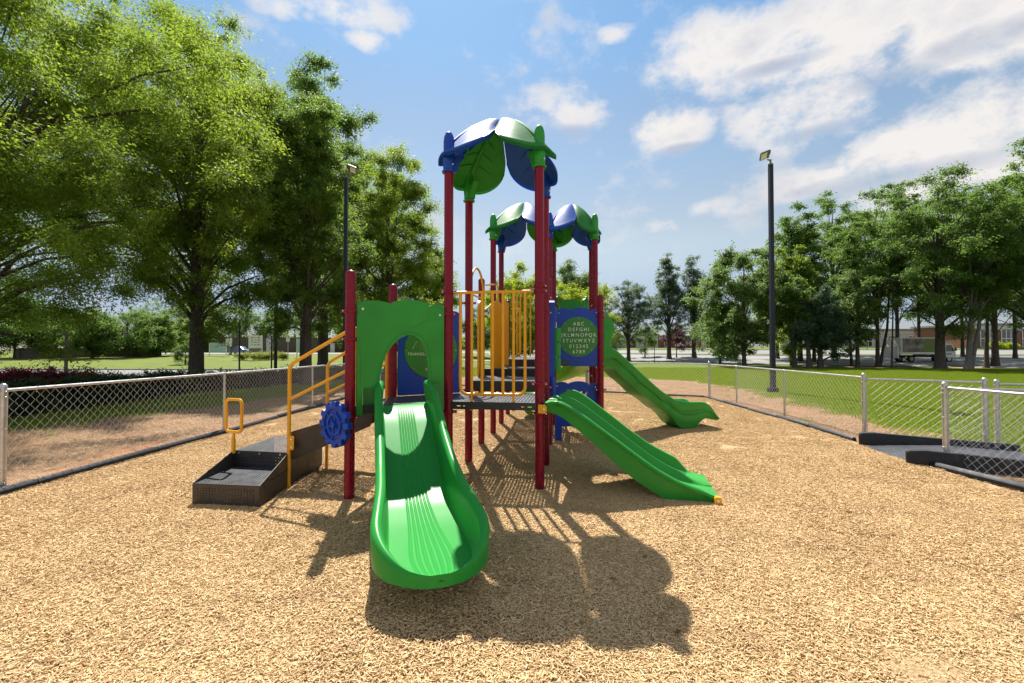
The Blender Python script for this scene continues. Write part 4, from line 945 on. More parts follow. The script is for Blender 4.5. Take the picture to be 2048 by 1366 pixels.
# transfer station and stairs
def steps():
    def holes_front(mb, o, ax, az, lx, lz, ex, ez0, ez1, nx, nz):
        """upright sheet with rows of small holes"""
        outer = [(0, 0), (lx, 0), (lx, lz), (0, lz)]; hs = []
        for i in range(nx):
            for j in range(nz):
                x = ex + (lx - 2 * ex) * i / (nx - 1); z = ez0 + (ez1 - ez0) * j / max(1, nz - 1); r = .007
                hs.append([(x + r * math.cos(q), z + r * math.sin(q)) for q in (0, 1.05, 2.1, 3.14, 4.19, 5.24)])
        mb.prism(outer, -.004, .004, frame(Vector(o), ax), hs)
    A0, A1 = Vector((-3.71, 5.32, 0)), Vector((-2.875, 5.21, 0)); B0, B1 = Vector((-3.74, 6.14, 0)), Vector((-2.93, 5.99, 0)); C0, C1 = Vector((-3.72, 7.14, 0)), Vector((-2.92, 7.02, 0))
    up = lambda p, z: Vector((p.x, p.y, z))
    mb = MB(); perforated(mb, up(A0, .245), A1 - A0, B0 - A0, (A1 - A0).length, .80, .04, .45); root = part(mb, 'transfer_step', 'blackdeck', smooth=0, fix=False)
    mb = MB(); d = (A1 - A0); holes_front(mb, up(A0, .0), d, None, d.length, .255, .07, .06, .20, 20, 6); part(mb, 'front_face', 'brown_pvc', root, smooth=0)
    d = B1 - B0; mb = MB(); holes_front(mb, up(B0, .0), d, None, d.length, .455, .10, .30, .38, 16, 3); rz = part(mb, 'riser', 'black', root, smooth=0)
    bolts(root, frame(up(B0, 0), d), [(.09, .425), (.40, .425), (.71, .425)], -.005, .013)
    for (a, b, c_, nm) in ((A0, B0, C0, 'side_wall'), (A1, B1, C1, 'side_wall')):
        dd = b - a; L = dd.length; f = frame(a, dd); mb = MB(); mb.prism([(0, 0), (L, 0), (L, .455), (.02, .258), (0, .25)], -.005, .005, f); part(mb, nm, 'brown_pvc', root)
        dd = c_ - b; L = dd.length; f = frame(b, dd); mb = MB(); mb.prism([(0, 0), (L, 0), (L, .44), (0, .44)], -.005, .005, f); part(mb, nm, 'brown_pvc', root)
    mb = MB(); dxx = B1 - B0; perforated(mb, up(B0, .452), dxx, C0 - B0, dxx.length, (C0 - B0).length, .042, .45); part(mb, 'platform', 'blackdeck', root, smooth=0, fix=False)
    mb = MB(); mb.box(((A0.x + A1.x) / 2, 5.27, .006), (.84, .05, .02)); part(mb, 'base_rail', 'yellow', root)
    # stairs
    for i, z in enumerate((.62, .79, .96)):
        x0 = -2.90 + .32 * i; mb = MB(); perforated(mb, (x0, 6.06 - .02 * i, z), (1, -.09, 0), (0, 1, 0), .34, .93, .04, .45); t = part(mb, 'stair_tread', 'blackdeck', smooth=0, fix=False)
        mb = MB(); holes_front(mb, (x0, 6.99, z - .17), Vector((0, -1, 0)), None, .93, .17, .05, .04, .13, 16, 3); part(mb, 'riser', 'black', t, smooth=0)
    for y0, dy in ((6.03, -.03), (7.02, -.04)):
        mb = MB(); f = frame(Vector((-2.92, y0, 0)), (1, -.03, 0)); mb.prism([(0, .37), (.06, .36), (1.06, .80), (1.10, 1.0), (1.0, 1.02), (0, .72)], -.006, .006, f); part(mb, 'stringer', 'brown_pvc')
    # handrails
    def hrail(x, y, xe, ye, z0):
        mb = MB(); top = 1.62; pts = [(x, y, 0), (x, y, top - .10)] + [(x + .10 * (1 - math.cos(q)), y, top - .10 + .13 * math.sin(q)) for q in (.3, .6, .9, 1.2)] + [(xe - .05, ye, 2.085), (xe - .012, ye, 2.08), (xe, ye, 2.02), (xe, ye, 1.0)]
        mb.tube(pts, .023, 12); r = part(mb, 'handrail', 'yellow'); mb = MB(); mb.tube([(x, y, 1.15), (xe, ye, 1.60)], .019, 10); part(mb, 'lower_rail', 'yellow', r)
        mb = MB(); f = frame(Vector((x, y - .03, 0)), (1, 0, 0)); mb.prism([(0, .50), (.07, .50), (.08, .52), (.08, .66), (.07, .68), (0, .68)], -.004, .004, f); part(mb, 'bracket', 'yellow', r); bolts(r, f, [(.05, .54), (.05, .64)], -.005, .013)
    hrail(-2.915, 5.97, -2.0, 5.88, 0); hrail(-2.775, 6.85, -1.85, 6.73, 0)
    # grab loop on the platform
    mb = MB(); c = Vector((-3.73, 6.12, .92)); w, h, r = .145, .215, .05; ax = Vector((.93, -.36, 0)).normalized(); pts = []
    for sx, sz, q0 in ((1, 1, 0), (-1, 1, math.pi / 2), (-1, -1, math.pi), (1, -1, math.pi * 1.5)):
        for k in range(5):
            q = q0 + k * math.pi / 8; pts.append(c + ax * (sx * (w - r) + r * math.cos(q)) + Vector((0, 0, sz * (h - r) + r * math.sin(q))))
    mb.tube(pts, .02, 10, closed=True); mb.tube([c + Vector((0, 0, -h)), c + Vector((0, 0, -h - .06)), c + Vector((0, 0, -h - .12)), c + Vector((0, 0, -.50))], [.014, .018, .027, .027], 12); part(mb, 'grab_loop', 'yellow')
steps()
# blue gear wheel
def gear():
    c = Vector((-2.065, 5.34, .93)); nrm = Vector((-.55, -.83, 0)).normalized(); x = nrm.cross(Vector((0, 0, 1))); x = -x
    f = frame(c, x); Rr = .225; pts = []
    for k in range(12):
        a0 = 2 * math.pi * k / 12
        for da, rr in ((-.17, Rr), (-.12, Rr + .045), (.12, Rr + .045), (.17, Rr)): pts.append((rr * math.cos(a0 + da), rr * math.sin(a0 + da)))
    mb = MB(); mb.prism(pts, -.035, .035, f, [[(Rr * .80 * math.cos(2 * math.pi * k / 30), Rr * .80 * math.sin(2 * math.pi * k / 30)) for k in range(30)]]); g = part(mb, 'gear_wheel', 'blue', bevel=.008)
    mb = MB(); mb.prism([(.2 * math.cos(2 * math.pi * k / 30), .2 * math.sin(2 * math.pi * k / 30)) for k in range(30)], -.012, .012, f)
    q = [f @ Vector((.115 * math.cos(2 * math.pi * k / 24), -.02, .115 * math.sin(2 * math.pi * k / 24))) for k in range(24)]; mb.tube(q, .018, 8, closed=True)
    for k in range(6):
        a = 2 * math.pi * k / 6 + .3; mb.tube([f @ Vector((.05 * math.cos(a), -.018, .05 * math.sin(a))), f @ Vector((.19 * math.cos(a), -.018, .19 * math.sin(a)))], .013, 6)
    mb.tube([f @ Vector((0, 0, 0)), f @ Vector((0, -.05, 0))], [.05, .04], 12); part(mb, 'wheel_face', 'blue', g)
    mb = MB(); mb.tube([f @ Vector((0, .03, 0)), Vector((-1.97, 5.45, .93))], .02, 8); part(mb, 'axle', 'black', g)
gear()

# ---------------------------------------------------------------- chain link fences, borders, ramp
def cl_fence(pts, label, name='chain_link_fence', h=1.24, big=(), skip_post=(), spacing=3.05, z0=.0, pitch=.125, knuck=True, wr=.0021, smallr=.021, postpos=None):
    root = thing(name, label, 'fence', (pts[0][0], pts[0][1], 0)); off = Vector((pts[0][0], pts[0][1], 0))
    L3 = lambda p, z=0: Vector((p[0], p[1], z)) - off
    for i in range(len(pts) - 1):
        a, b = Vector(pts[i]), Vector(pts[i + 1]); d = (b - a); L = d.length; d.normalize()
        mb = MB(); mb.tube([L3(a, h), L3(b, h)], .021, 10); mb.build('top_rail', MT['galv'], root)
        ts = postpos[i] if postpos else [k * L / max(1, round(L / spacing)) for k in range(1, max(1, round(L / spacing)))]
        for t in ts:
            p = a + d * t; mb = MB(); mb.lathe(L3(p), [(.026, 0), (.026, h - .03), (.030, h - .025), (.030, h + .02), (.02, h + .03)], 12); mb.build('line_post', MT['galv'], root)
        # woven fabric: wires zig-zag between neighbours
        mb = MB(); n = max(1, int(L / pitch)); px = L / n; rows = int(round((h - .04) / pitch)); pz = (h - .03 - .02) / rows
        nrm = Vector((-d.y, d.x)); 
        def q(i_, j_, s):
            pos = a + d * (i_ * px); e = .004 * s; w = L3(pos, .02 + j_ * pz); return w + Vector((nrm.x * e, nrm.y * e, 0))
        for c in range(n):
            # two families of diagonals forming diamonds
            path1 = []; 
            for j in range(2 * rows + 1): path1.append(q(c + (.5 if j % 2 else 0.02), j / 2, 1 if j % 2 else -1))
            top = path1[-1]; 
            if knuck: path1.append(top + Vector((d.x * .02, d.y * .02, .045)))
            mb.tube(path1, wr, 4, cap=False)
            path2 = []
            for j in range(2 * rows + 1): path2.append(q(c + (.5 if j % 2 else .98), j / 2, -1 if j % 2 else 1))
            top = path2[-1]
            if knuck: path2.append(top + Vector((-d.x * .02, -d.y * .02, .045)))
            mb.tube(path2, wr, 4, cap=False)
        mb.build('wire_mesh', MT['wire'], root, smooth=0, fix=False)
        # tie wires on the rail
        mb = MB()
        for t in np.arange(.4, L, .62):
            p = a + d * float(t); c = L3(p, h); mb.tube([c + Vector((nrm.x * .024 * math.cos(s), nrm.y * .024 * math.cos(s), .024 * math.sin(s))) for s in np.linspace(0, 6.28, 9)], .0022, 4); mb.tube([c + Vector((0, 0, -.024)), c + Vector((nrm.x * .01, nrm.y * .01, -.06))], .0022, 4)
        mb.build('tie_wire', MT['wire'], root, smooth=0)
    for (x, y) in big:
        mb = MB(); mb.lathe(L3((x, y)), [(.037, 0), (.037, h + .03), (.042, h + .032), (.042, h + .05), (.036, h + .07), (.02, h + .085), (.004, h + .09)], 16); p = mb.build('terminal_post', MT['galv'], root)
        mb = MB()
        for z in (h - .02, h - .09, h * .62, .3, .12):
            mb.lathe(L3((x, y), z), [(.038, -.012), (.041, -.01), (.041, .01), (.038, .012)], 16); mb.box(L3((x + .045, y), z), (.04, .012, .02))
        mb.build('tension_band', MT['galv'], p)
        mb = MB(); mb.tube([L3((x + .06, y), .02), L3((x + .06, y), h + .0)], .006, 6); mb.build('tension_bar', MT['galv'], p)
    return root
cl_fence([(-6.50, 1.2), (-6.42, 5.75), (-6.28, 9.95), (-6.22, 14.2), (-6.16, 25.0)], 'chain link fence running away along the left side of the wood chips', h=1.29, big=[(-6.42, 5.75)], postpos=[[1.5], [], [0.0], [0.0, 3.6, 7.2]])
cl_fence([(-6.16, 25.0), (7.42, 17.15)], 'chain link fence crossing the far end of the playground behind the towers', h=1.28, big=[(7.42, 17.15)], postpos=[[3.0, 5.2, 9.0, 12.7]])
cl_fence([(7.42, 17.15), (7.66, 15.55), (7.32, 12.25), (7.06, 9.15)], 'chain link fence from the far right corner to the ramp opening', h=1.25, big=[(7.06, 9.15)], postpos=[[], [0.], [0.]])
cl_fence([(6.70, 7.06), (6.72, 6.0), (6.76, 1.0)], 'chain link fence nearest the camera on the right, below the ramp opening', h=1.22, big=[(6.70, 7.06)], postpos=[[], [2.4]])
cl_fence([(7.06, 9.15), (8.42, 8.12)], 'short chain link panel on the far side of the ramp', h=1.22, big=[(8.42, 8.12)], postpos=[[]])
cl_fence([(8.80, 8.28), (11.6, 7.2)], 'chain link gate leaf beyond the outer end of the ramp', name='fence_gate', h=1.18, big=[(8.80, 8.28)], postpos=[[]])
cl_fence([(6.74, 7.04), (7.75, 6.75), (10.6, 4.6)], 'chain link panel along the near side of the ramp', h=1.20, big=[], postpos=[[], []], knuck=True)

def timber_run(pts, label, L=1.95, h=.10, w=.10):
    root = thing('playground_border', label, 'edging', (pts[0][0], pts[0][1], 0)); off = Vector((pts[0][0], pts[0][1], 0))
    for i in range(len(pts) - 1):
        a, b = Vector((*pts[i], 0)), Vector((*pts[i + 1], 0)); n = max(1, round((b - a).length / L)); d = (b - a).normalized()
        for k in range(n):
            p0 = a.lerp(b, k / n) + d * .008; p1 = a.lerp(b, (k + 1) / n) - d * .008; rr = random.uniform(-.008, .008); nn = Vector((-d.y, d.x, 0)); mb = MB()
            sec = [(-w / 2, -.05), (-w / 2, h * .62), (-w / 2 + .022, h * .95), (-.018, h), (-.01, h - .006), (.01, h - .006), (.018, h), (w / 2 - .022, h * .95), (w / 2, h * .62), (w / 2, -.05)]
            rings = []
            for t, s in ((0, .86), (.02, 1), (.98, 1), (1, .86)):
                c = p0.lerp(p1, t); rings.append([c + nn * (u * s) + Vector((0, 0, z * s + rr + .012 * math.sin(k * 2.3 + t))) - off for u, z in sec])
            mb.sweep(rings); mb.build('border_timber', MT['timber'], root, smooth=30)
    return root
timber_run([(-6.36, -2), (-6.30, 6.05), (-6.12, 14), (-6.0, 24.7)], 'black plastic border edging the wood chips along the left fence')
timber_run([(-6.0, 24.7), (7.22, 17.05)], 'black plastic border edging the wood chips at the far end')
timber_run([(7.22, 17.0), (7.02, 12.1), (6.75, 9.0)], 'black plastic border edging the wood chips from the far right corner to the ramp')
timber_run([(6.42, 7.02), (6.5, 5.75), (6.52, -2)], 'black plastic border edging the wood chips at the near right')
def ramp():
    root = thing('access_ramp', 'black plastic half ramp with high kerb walls between the fence posts', 'ramp', (7.3, 7.7, 0)); off = Vector((7.3, 7.7, 0))
    fa, fb = Vector((6.62, 8.72, 0)), Vector((8.35, 7.52, 0)); na, nb = Vector((6.22, 7.22, 0)), Vector((7.9, 5.95, 0))
    for a, b in ((fa, fb), (na, nb)):
        d = (b - a).normalized(); n = Vector((-d.y, d.x, 0)); L = (b - a).length; rings = []
        for t, s, hh in ((0, .8, .21), (.025, 1, .235), (.12, .8, .25), (.14, .55, .245), (.6, .55, .24), (.97, .55, .24), (1, .5, .23)):
            c = a + d * (L * t); w = .11 * s
            sec = [(-w - .02, -.02), (-w, .05), (-w, hh - .03), (-w + .02, hh), (w - .02, hh), (w, hh - .03), (w, .05), (w + .02, -.02)]
            rings.append([c + n * u + Vector((0, 0, z)) - off for u, z in sec])
        mb = MB(); mb.sweep(rings); mb.build('side_wall', MT['timber'], root, smooth=35)
    mb = MB(); N_ = 26; M_ = 10; vs = []
    for i in range(N_ + 1):
        t = i / N_
        for j in range(M_ + 1):
            u = j / M_; p = (fa.lerp(fb, t)).lerp(na.lerp(nb, t), u); z = .005 + .13 * min(1, t / .55) + (.004 if i % 2 else 0) + .02 * (1 - t) * math.sin(math.pi * u); vs.append(Vector((p.x, p.y, z)) - off)
    mb.add(vs, [(i * (M_ + 1) + j, i * (M_ + 1) + j + 1, (i + 1) * (M_ + 1) + j + 1, (i + 1) * (M_ + 1) + j) for i in range(N_) for j in range(M_)]); mb.build('ramp_deck', MT['blackdeck'], root, smooth=20)
ramp()
c = MB(); c.tube([(9.3 + t * .4, 15.6 - t * 1.25, .02 + .012 * math.sin(t * 3)) for t in np.linspace(0, 5, 40)], .013, 6); tag(c.build('cable', MT['rubber']), 'thin black cable lying across the grass by the right light pole', 'cable')

# ---------------------------------------------------------------- light poles
def light_pole(x, y, h, side, label, head=.42, r=.085):
    t = thing('light_pole', label, 'street light', (x, y, Hf(x, y)))
    mb = MB(); s = r
    rings = [[Vector((a * k, b * k, z)) for a, b in ((-1, -1), (1, -1), (1, 1), (-1, 1))] for z, k in ((0, s), (4.0, s), (4.02, s * .92), (h, s * .9))]
    mb.sweep(rings); mb.build('pole', MT['lamp'], t, smooth=0)
    mb = MB(); mb.bbox((0, 0, .10), (.34, .34, .22), .03); mb.box((0, 0, .01), (.42, .42, .04)); mb.build('base_cover', MT['lamp'], t)
    mb = MB(); mb.tube([(0, 0, h), (0, 0, h + .22)], .04, 10); mb.tube([(0, 0, h + .18), (side * .14, 0, h + .22)], .03, 8); mb.tube([(0, 0, h - .02), (0, 0, h + .03)], .1, 10); hd = mb.build('bracket', MT['lampgrey'], t)
    m = Matrix.Translation((side * .30, -.10, h + .36)) @ Matrix.Rotation(side * R(22), 4, 'Y') @ Matrix.Rotation(R(-40), 4, 'X')
    mb = MB(); mb.bbox((0, 0, 0), (head, .36, .09), .02, m); mb.box((-side * .2, 0, .07), (.2, .2, .06), m); h_ = mb.build('lamp_head', MT['lampgrey'], t)
    mb = MB(); mb.box((side * .07, 0, -.053), (head * .62, .27, .012), m); mb.build('lens', MT['lens'], h_)
p = at(1546, 785, 19.3); light_pole(p.x, 19.3, 9.72, -1, 'tall dark light pole standing in the lawn behind the right fence')
p = at(690, 760, 21.5); light_pole(p.x, 21.5, 10.0, 1, 'tall dark light pole rising in front of the trees left of the play structure')
def slim_pole(px, py0, py1, Y, label, r=.05):
    a = at(px, py1, Y); z0 = Hf(a.x, Y); t = thing('slim_pole', label, 'pole', (a.x, Y, z0)); h = at(px, py0, Y).z - z0
    mb = MB(); mb.tube([(0, 0, 0), (0, 0, h)], r, 10); mb.build('shaft', MT['lamp'], t); mb = MB(); mb.lathe((0, 0, 0), [(r * 2, 0), (r * 2, .03), (r * 1.3, .08), (r, .1)], 10); mb.build('base', MT['lamp'], t)
slim_pole(551, 595, 738, 27, 'thicker dark pole in the lawn between the two nearest trunks', .09); slim_pole(543, 672, 724, 36, 'thin dark post just left of the thicker lawn pole', .055); slim_pole(479, 640, 705, 40, 'dark post in front of the parked blue vehicle', .07)
slim_pole(1309, 690, 722, 70, 'thin black post by the road between the two leftmost conifers', .05)
# small brown lamp on the left
def small_lamp():
    a = at(132, 732, 36); t = thing('lamp_post', 'short brown lamp post with a side arm on the left lawn', 'street light', (a.x, 36, Hf(a.x, 36))); mb = MB(); mb.box((0, 0, 1.65), (.16, .16, 3.3)); mb.build('post', MT['bark'], t, smooth=0)
    mb = MB(); mb.box((-.26, 0, 3.25), (.68, .14, .14)); mb.build('arm', MT['bark'], t, smooth=0); mb = MB(); mb.box((-.62, 0, 3.16), (.18, .18, .06)); mb.build('lamp_head', MT['lampgrey'], t, smooth=0)
    a = at(103, 735, 33); t = thing('garden_sign', 'tiny dark sign on a stake in the left lawn', 'sign', (a.x, 33, Hf(a.x, 33))); mb = MB(); mb.box((0, 0, .3), (.05, .05, .6)); mb.build('stake', MT['lamp'], t, smooth=0); mb = MB(); mb.box((0, -.04, .52), (.36, .03, .22)); mb.build('plate', MT['lamp'], t, smooth=0)
small_lamp()

# ---------------------------------------------------------------- signs and walls on the left
def board_sign(px0, px1, py0, py1, pyb, Y, m, label, legs=2, name='board_sign'):
    a, b = at(px0, py1, Y), at(px1, py0, Y); x = (a.x + b.x) / 2; z0 = Hf(x, Y); t = thing(name, label, 'sign', (x, Y, z0)); w = b.x - a.x; zt, zb = b.z - z0, a.z - z0
    mb = MB(); mb.box((0, 0, (zt + zb) / 2), (w - .1, .05, zt - zb - .06)); mb.build('board', MT[m], t, smooth=0)
    for s in (-1, 1):
        mb = MB(); mb.box((s * (w / 2), 0, zt / 2 + .03), (.11, .11, zt + .06)); mb.build('leg', MT['white'], t, smooth=0)
    mb = MB(); mb.box((0, 0, zt), (w, .07, .06)); mb.build('top_trim', MT['white'], t, smooth=0); return t, w, zt, zb
board_sign(419, 453, 686, 705, 710, 66, 'teal', 'long pale teal blank board on white legs beside the parked blue vehicle')
board_sign(594, 604, 678, 706, 712, 60, 'teal', 'narrow pale green board half hidden behind a trunk')
def directory():
    t, w, zt, zb = board_sign(498, 524, 671, 697, 705, 62, 'white', 'white shopping directory sign above the golden shrubs', name='directory_sign')
    cols = ['red', 'blue', 'green_dark', 'lampgrey']; rs_ = random.Random(3); fx = lambda u: -w / 2 + w * u
    for i, (u, v, c, ww) in enumerate([(.2, .84, 'lampgrey', .3), (.5, .84, 'red', .07), (.78, .84, 'lampgrey', .3), (.2, .66, 'lampgrey', .22), (.5, .66, 'green_dark', .1), (.8, .66, 'lampgrey', .25), (.93, .66, 'red', .06), (.2, .5, 'blue', .18), (.5, .48, 'lampgrey', .25), (.8, .5, 'lampgrey', .2), (.22, .3, 'blue', .1), (.5, .28, 'lampgrey', .22), (.8, .3, 'lampgrey', .22)]):
        mb = MB(); mb.box((fx(.08 + u * .84), -.035, zb + (zt - zb) * v), (w * ww * .8, .008, .10)); mb.build('tenant_strip', MT[c], t, smooth=0)
    mb = MB(); mb.box((0, 0, zb - .3), (w, .12, .5)); mb.build('plinth', MT['lampgrey'], t, smooth=0)
directory()
def post_sign(px, py0, py1, Y, w, h, label, m='white', shape='box'):
    a = at(px, py1, Y); z0 = Hf(a.x, Y); t = thing('traffic_sign', label, 'sign', (a.x, Y, z0)); H_ = at(px, py0, Y).z - z0
    mb = MB(); mb.tube([(0, 0, 0), (0, 0, H_)], .04, 8); mb.build('post', MT['galv'], t)
    mb = MB()
    if shape == 'oct': mb.prism([(w / 2 * math.cos(q + .3927), H_ - w / 2 + w / 2 * math.sin(q + .3927)) for q in [k * math.pi / 4 for k in range(8)]], -.07, -.05)
    else: mb.box((0, -.06, H_ - h / 2), (w, .02, h))
    pl = mb.build('plate', MT[m], t, smooth=0)
    if shape == 'oct':
        cu = bpy.data.curves.new('lettering', 'FONT'); cu.body = 'STOP'; cu.size = w * .36; cu.align_x = 'CENTER'; cu.align_y = 'CENTER'; o = bpy.data.objects.new('lettering', cu); COL.objects.link(o); bpy.context.view_layer.update()
        me = bpy.data.meshes.new_from_object(o.evaluated_get(_dg())); bpy.data.objects.remove(o); me.materials.clear(); me.materials.append(MT['white']); o = bpy.data.objects.new('lettering', me); COL.objects.link(o); o.parent = pl; o.location = (0, -.075, H_ - w / 2); o.rotation_euler = (R(90), 0, 0)
post_sign(458, 676, 706, 64, .9, 1.2, 'small pale sign on a post left of the parked blue vehicle'); post_sign(576, 674, 708, 58, .45, .6, 'small white sign on a post in front of the brown wall')
post_sign(1300, 684, 700, 124, 1.3, 1.3, 'red octagonal stop sign in front of the far brick building', 'red', 'oct')
def wall(px0, px1, Y0_, Y1_, h, label, m='wallbrown', cap=True, pil=4.):
    a, b = Vector((a_(px0, Y0_), Y0_, 0)), Vector((a_(px1, Y1_), Y1_, 0)); z = min(Hf(a.x, a.y), Hf(b.x, b.y)); t = thing('block_wall', label, 'wall', (a.x, a.y, z)); f = frame(Vector((0, 0, 0)), b - a); L = (b - a).length
    mb = MB(); mb.box((L / 2, 0, h / 2 - .2), (L, .25, h + .4), f); mb.build('wall_face', MT[m], t, smooth=0); mb = MB(); mb.box((L / 2, 0, h + .05), (L, .36, .1), f); mb.build('coping', MT[m], t, smooth=0)
    for k in range(int(L / pil) + 1):
        mb = MB(); mb.box((k * pil, -.06, h / 2), (.4, .4, h + .1), f); mb.build('pier', MT[m], t, smooth=0)
wall(38, 322, 60, 66, 1.25, 'low brown block wall behind the left lawn'); wall(330, 720, 84, 96, 2.9, 'long tall brown wall behind the directory sign', pil=7.)
for (px, w, h) in ((539, .9, 3.4), (612, .7, 1.6), (665, .6, 1.6)):
    x = a_(px, 83); t = thing('gate_pier', 'pale pier against the long brown wall, %s' % {539: 'behind the parked blue vehicle', 612: 'just left of the nearest thick trunk', 665: 'farthest right'}[px], 'pillar', (x, 83, Hf(x, 83))); mb = MB(); mb.box((0, 0, h / 2), (w, .5, h)); mb.build('shaft', MT['stucco'], t, smooth=0); mb = MB(); mb.box((0, 0, h + .05), (w + .15, .65, .12)); mb.build('cap', MT['stucco'], t, smooth=0)

# ---------------------------------------------------------------- cars
def car(px0, px1, Y, m, label, suv=False, rz=0, flip=1):
    x0, x1 = a_(px0, Y), a_(px1, Y); L = x1 - x0; cx = (x0 + x1) / 2; s = L / 4.6; t = thing('parked_car', label, 'car', (cx, Y, Hf(cx, Y) + .03), rz); t.scale = (flip * s, s, s)
    roof_ = 1.66 if suv else 1.45
    prof = [(-2.28, .45), (-2.3, .75), (-2.22, .98), (-2.0, 1.06)] + ([(-1.85, roof_ - .12), (-1.5, roof_), (.35, roof_), (.6, roof_ - .1)] if suv else [(-1.45, 1.12), (-.95, roof_ - .04), (-.4, roof_), (.3, roof_ - .02)]) + [(1.15, 1.05), (1.9, .93), (2.2, .80), (2.3, .6), (2.28, .42), (1.85, .36)]
    rings = []
    for y, k in ((-.88, .90), (-.86, .98), (-.8, 1), (.8, 1), (.86, .98), (.88, .90)):
        rings.append([Vector((x * (1 if k == 1 else .985), y * (.80 if z > 1.1 else 1), .4 + (z - .4) * k)) for x, z in prof + [(-1.85, .36)]])
    mb = MB(); mb.sweep(rings); b = mb.build('body', MT[m], t, smooth=30)
    g = MB(); zr = roof_ - .1
    for s_ in (-1, 1):
        y = s_ * .765
        sh = [(-1.75, 1.12), (-1.62, zr), (.3, zr), (.92, 1.10)] if suv else [(-1.3, 1.12), (-.9, zr), (.2, zr), (.95, 1.08)]
        mb = MB(); mb.prism(sh, y - .012 if s_ < 0 else y - .02, y + .02 if s_ < 0 else y + .012); mb.build('side_window', MT['glass'], b, smooth=0)
        for hx in ((2.2,),): mb = MB(); mb.box((2.2, s_ * .62, .74), (.16, .36, .14)); mb.build('headlight', MT['lens'], t, smooth=0)
        mb = MB(); mb.box((-2.27, s_ * .66, .86), (.08, .26, .16)); mb.build('tail_light', MT['redlamp'], t, smooth=0)
    mb = MB(); mb.add([(1.13, -.62, 1.075), (1.13, .62, 1.075), (.42, .60, roof_ - .05), (.42, -.60, roof_ - .05)], [(0, 1, 2, 3)]); mb.add([(1.16, -.62, 1.065), (1.16, .62, 1.065), (.45, .60, roof_ - .04), (.45, -.60, roof_ - .04)], [(0, 1, 2, 3)]); mb.build('windscreen', MT['glass'], b, smooth=0)
    for wx in (-1.42, 1.42):
        for s_ in (-1, 1):
            M_ = Matrix.Rotation(R(90), 4, 'X'); mb = MB(); mb.lathe((wx, s_ * .80, .33), [(.33, -.11), (.34, -.07), (.34, .07), (.33, .11)], 18, M_); wh = mb.build('wheel', MT['rubber'], t); mb = MB(); mb.lathe((wx, s_ * .80, .33), [(.21, -.122), (.21, .122)], 14, M_); mb.build('rim', MT['rim'], wh, smooth=0)
car(457, 503, 70, 'nvy_car', 'slate blue sport utility vehicle parked left of the directory sign', suv=True)
car(233, 274, 68, 'wht_car', 'silver car with glinting windscreen behind the low wall, rightmost of that row'); car(190, 236, 69, 'nvy_car', 'dark blue vehicle behind the low wall, between two pale cars', suv=True); car(140, 186, 70, 'wht_car', 'pale car half hidden under trees at the left end of the low wall')
car(1352, 1388, 126, 'wht_car', 'silver car far away between the leftmost conifer trunks'); car(1452, 1478, 122, 'white', 'white car far away under the light green tree, left one'); car(1232, 1252, 128, 'wht_car', 'silver car by the far brick building'); car(1480, 1506, 120, 'white', 'white car far away under the light green tree, right one')
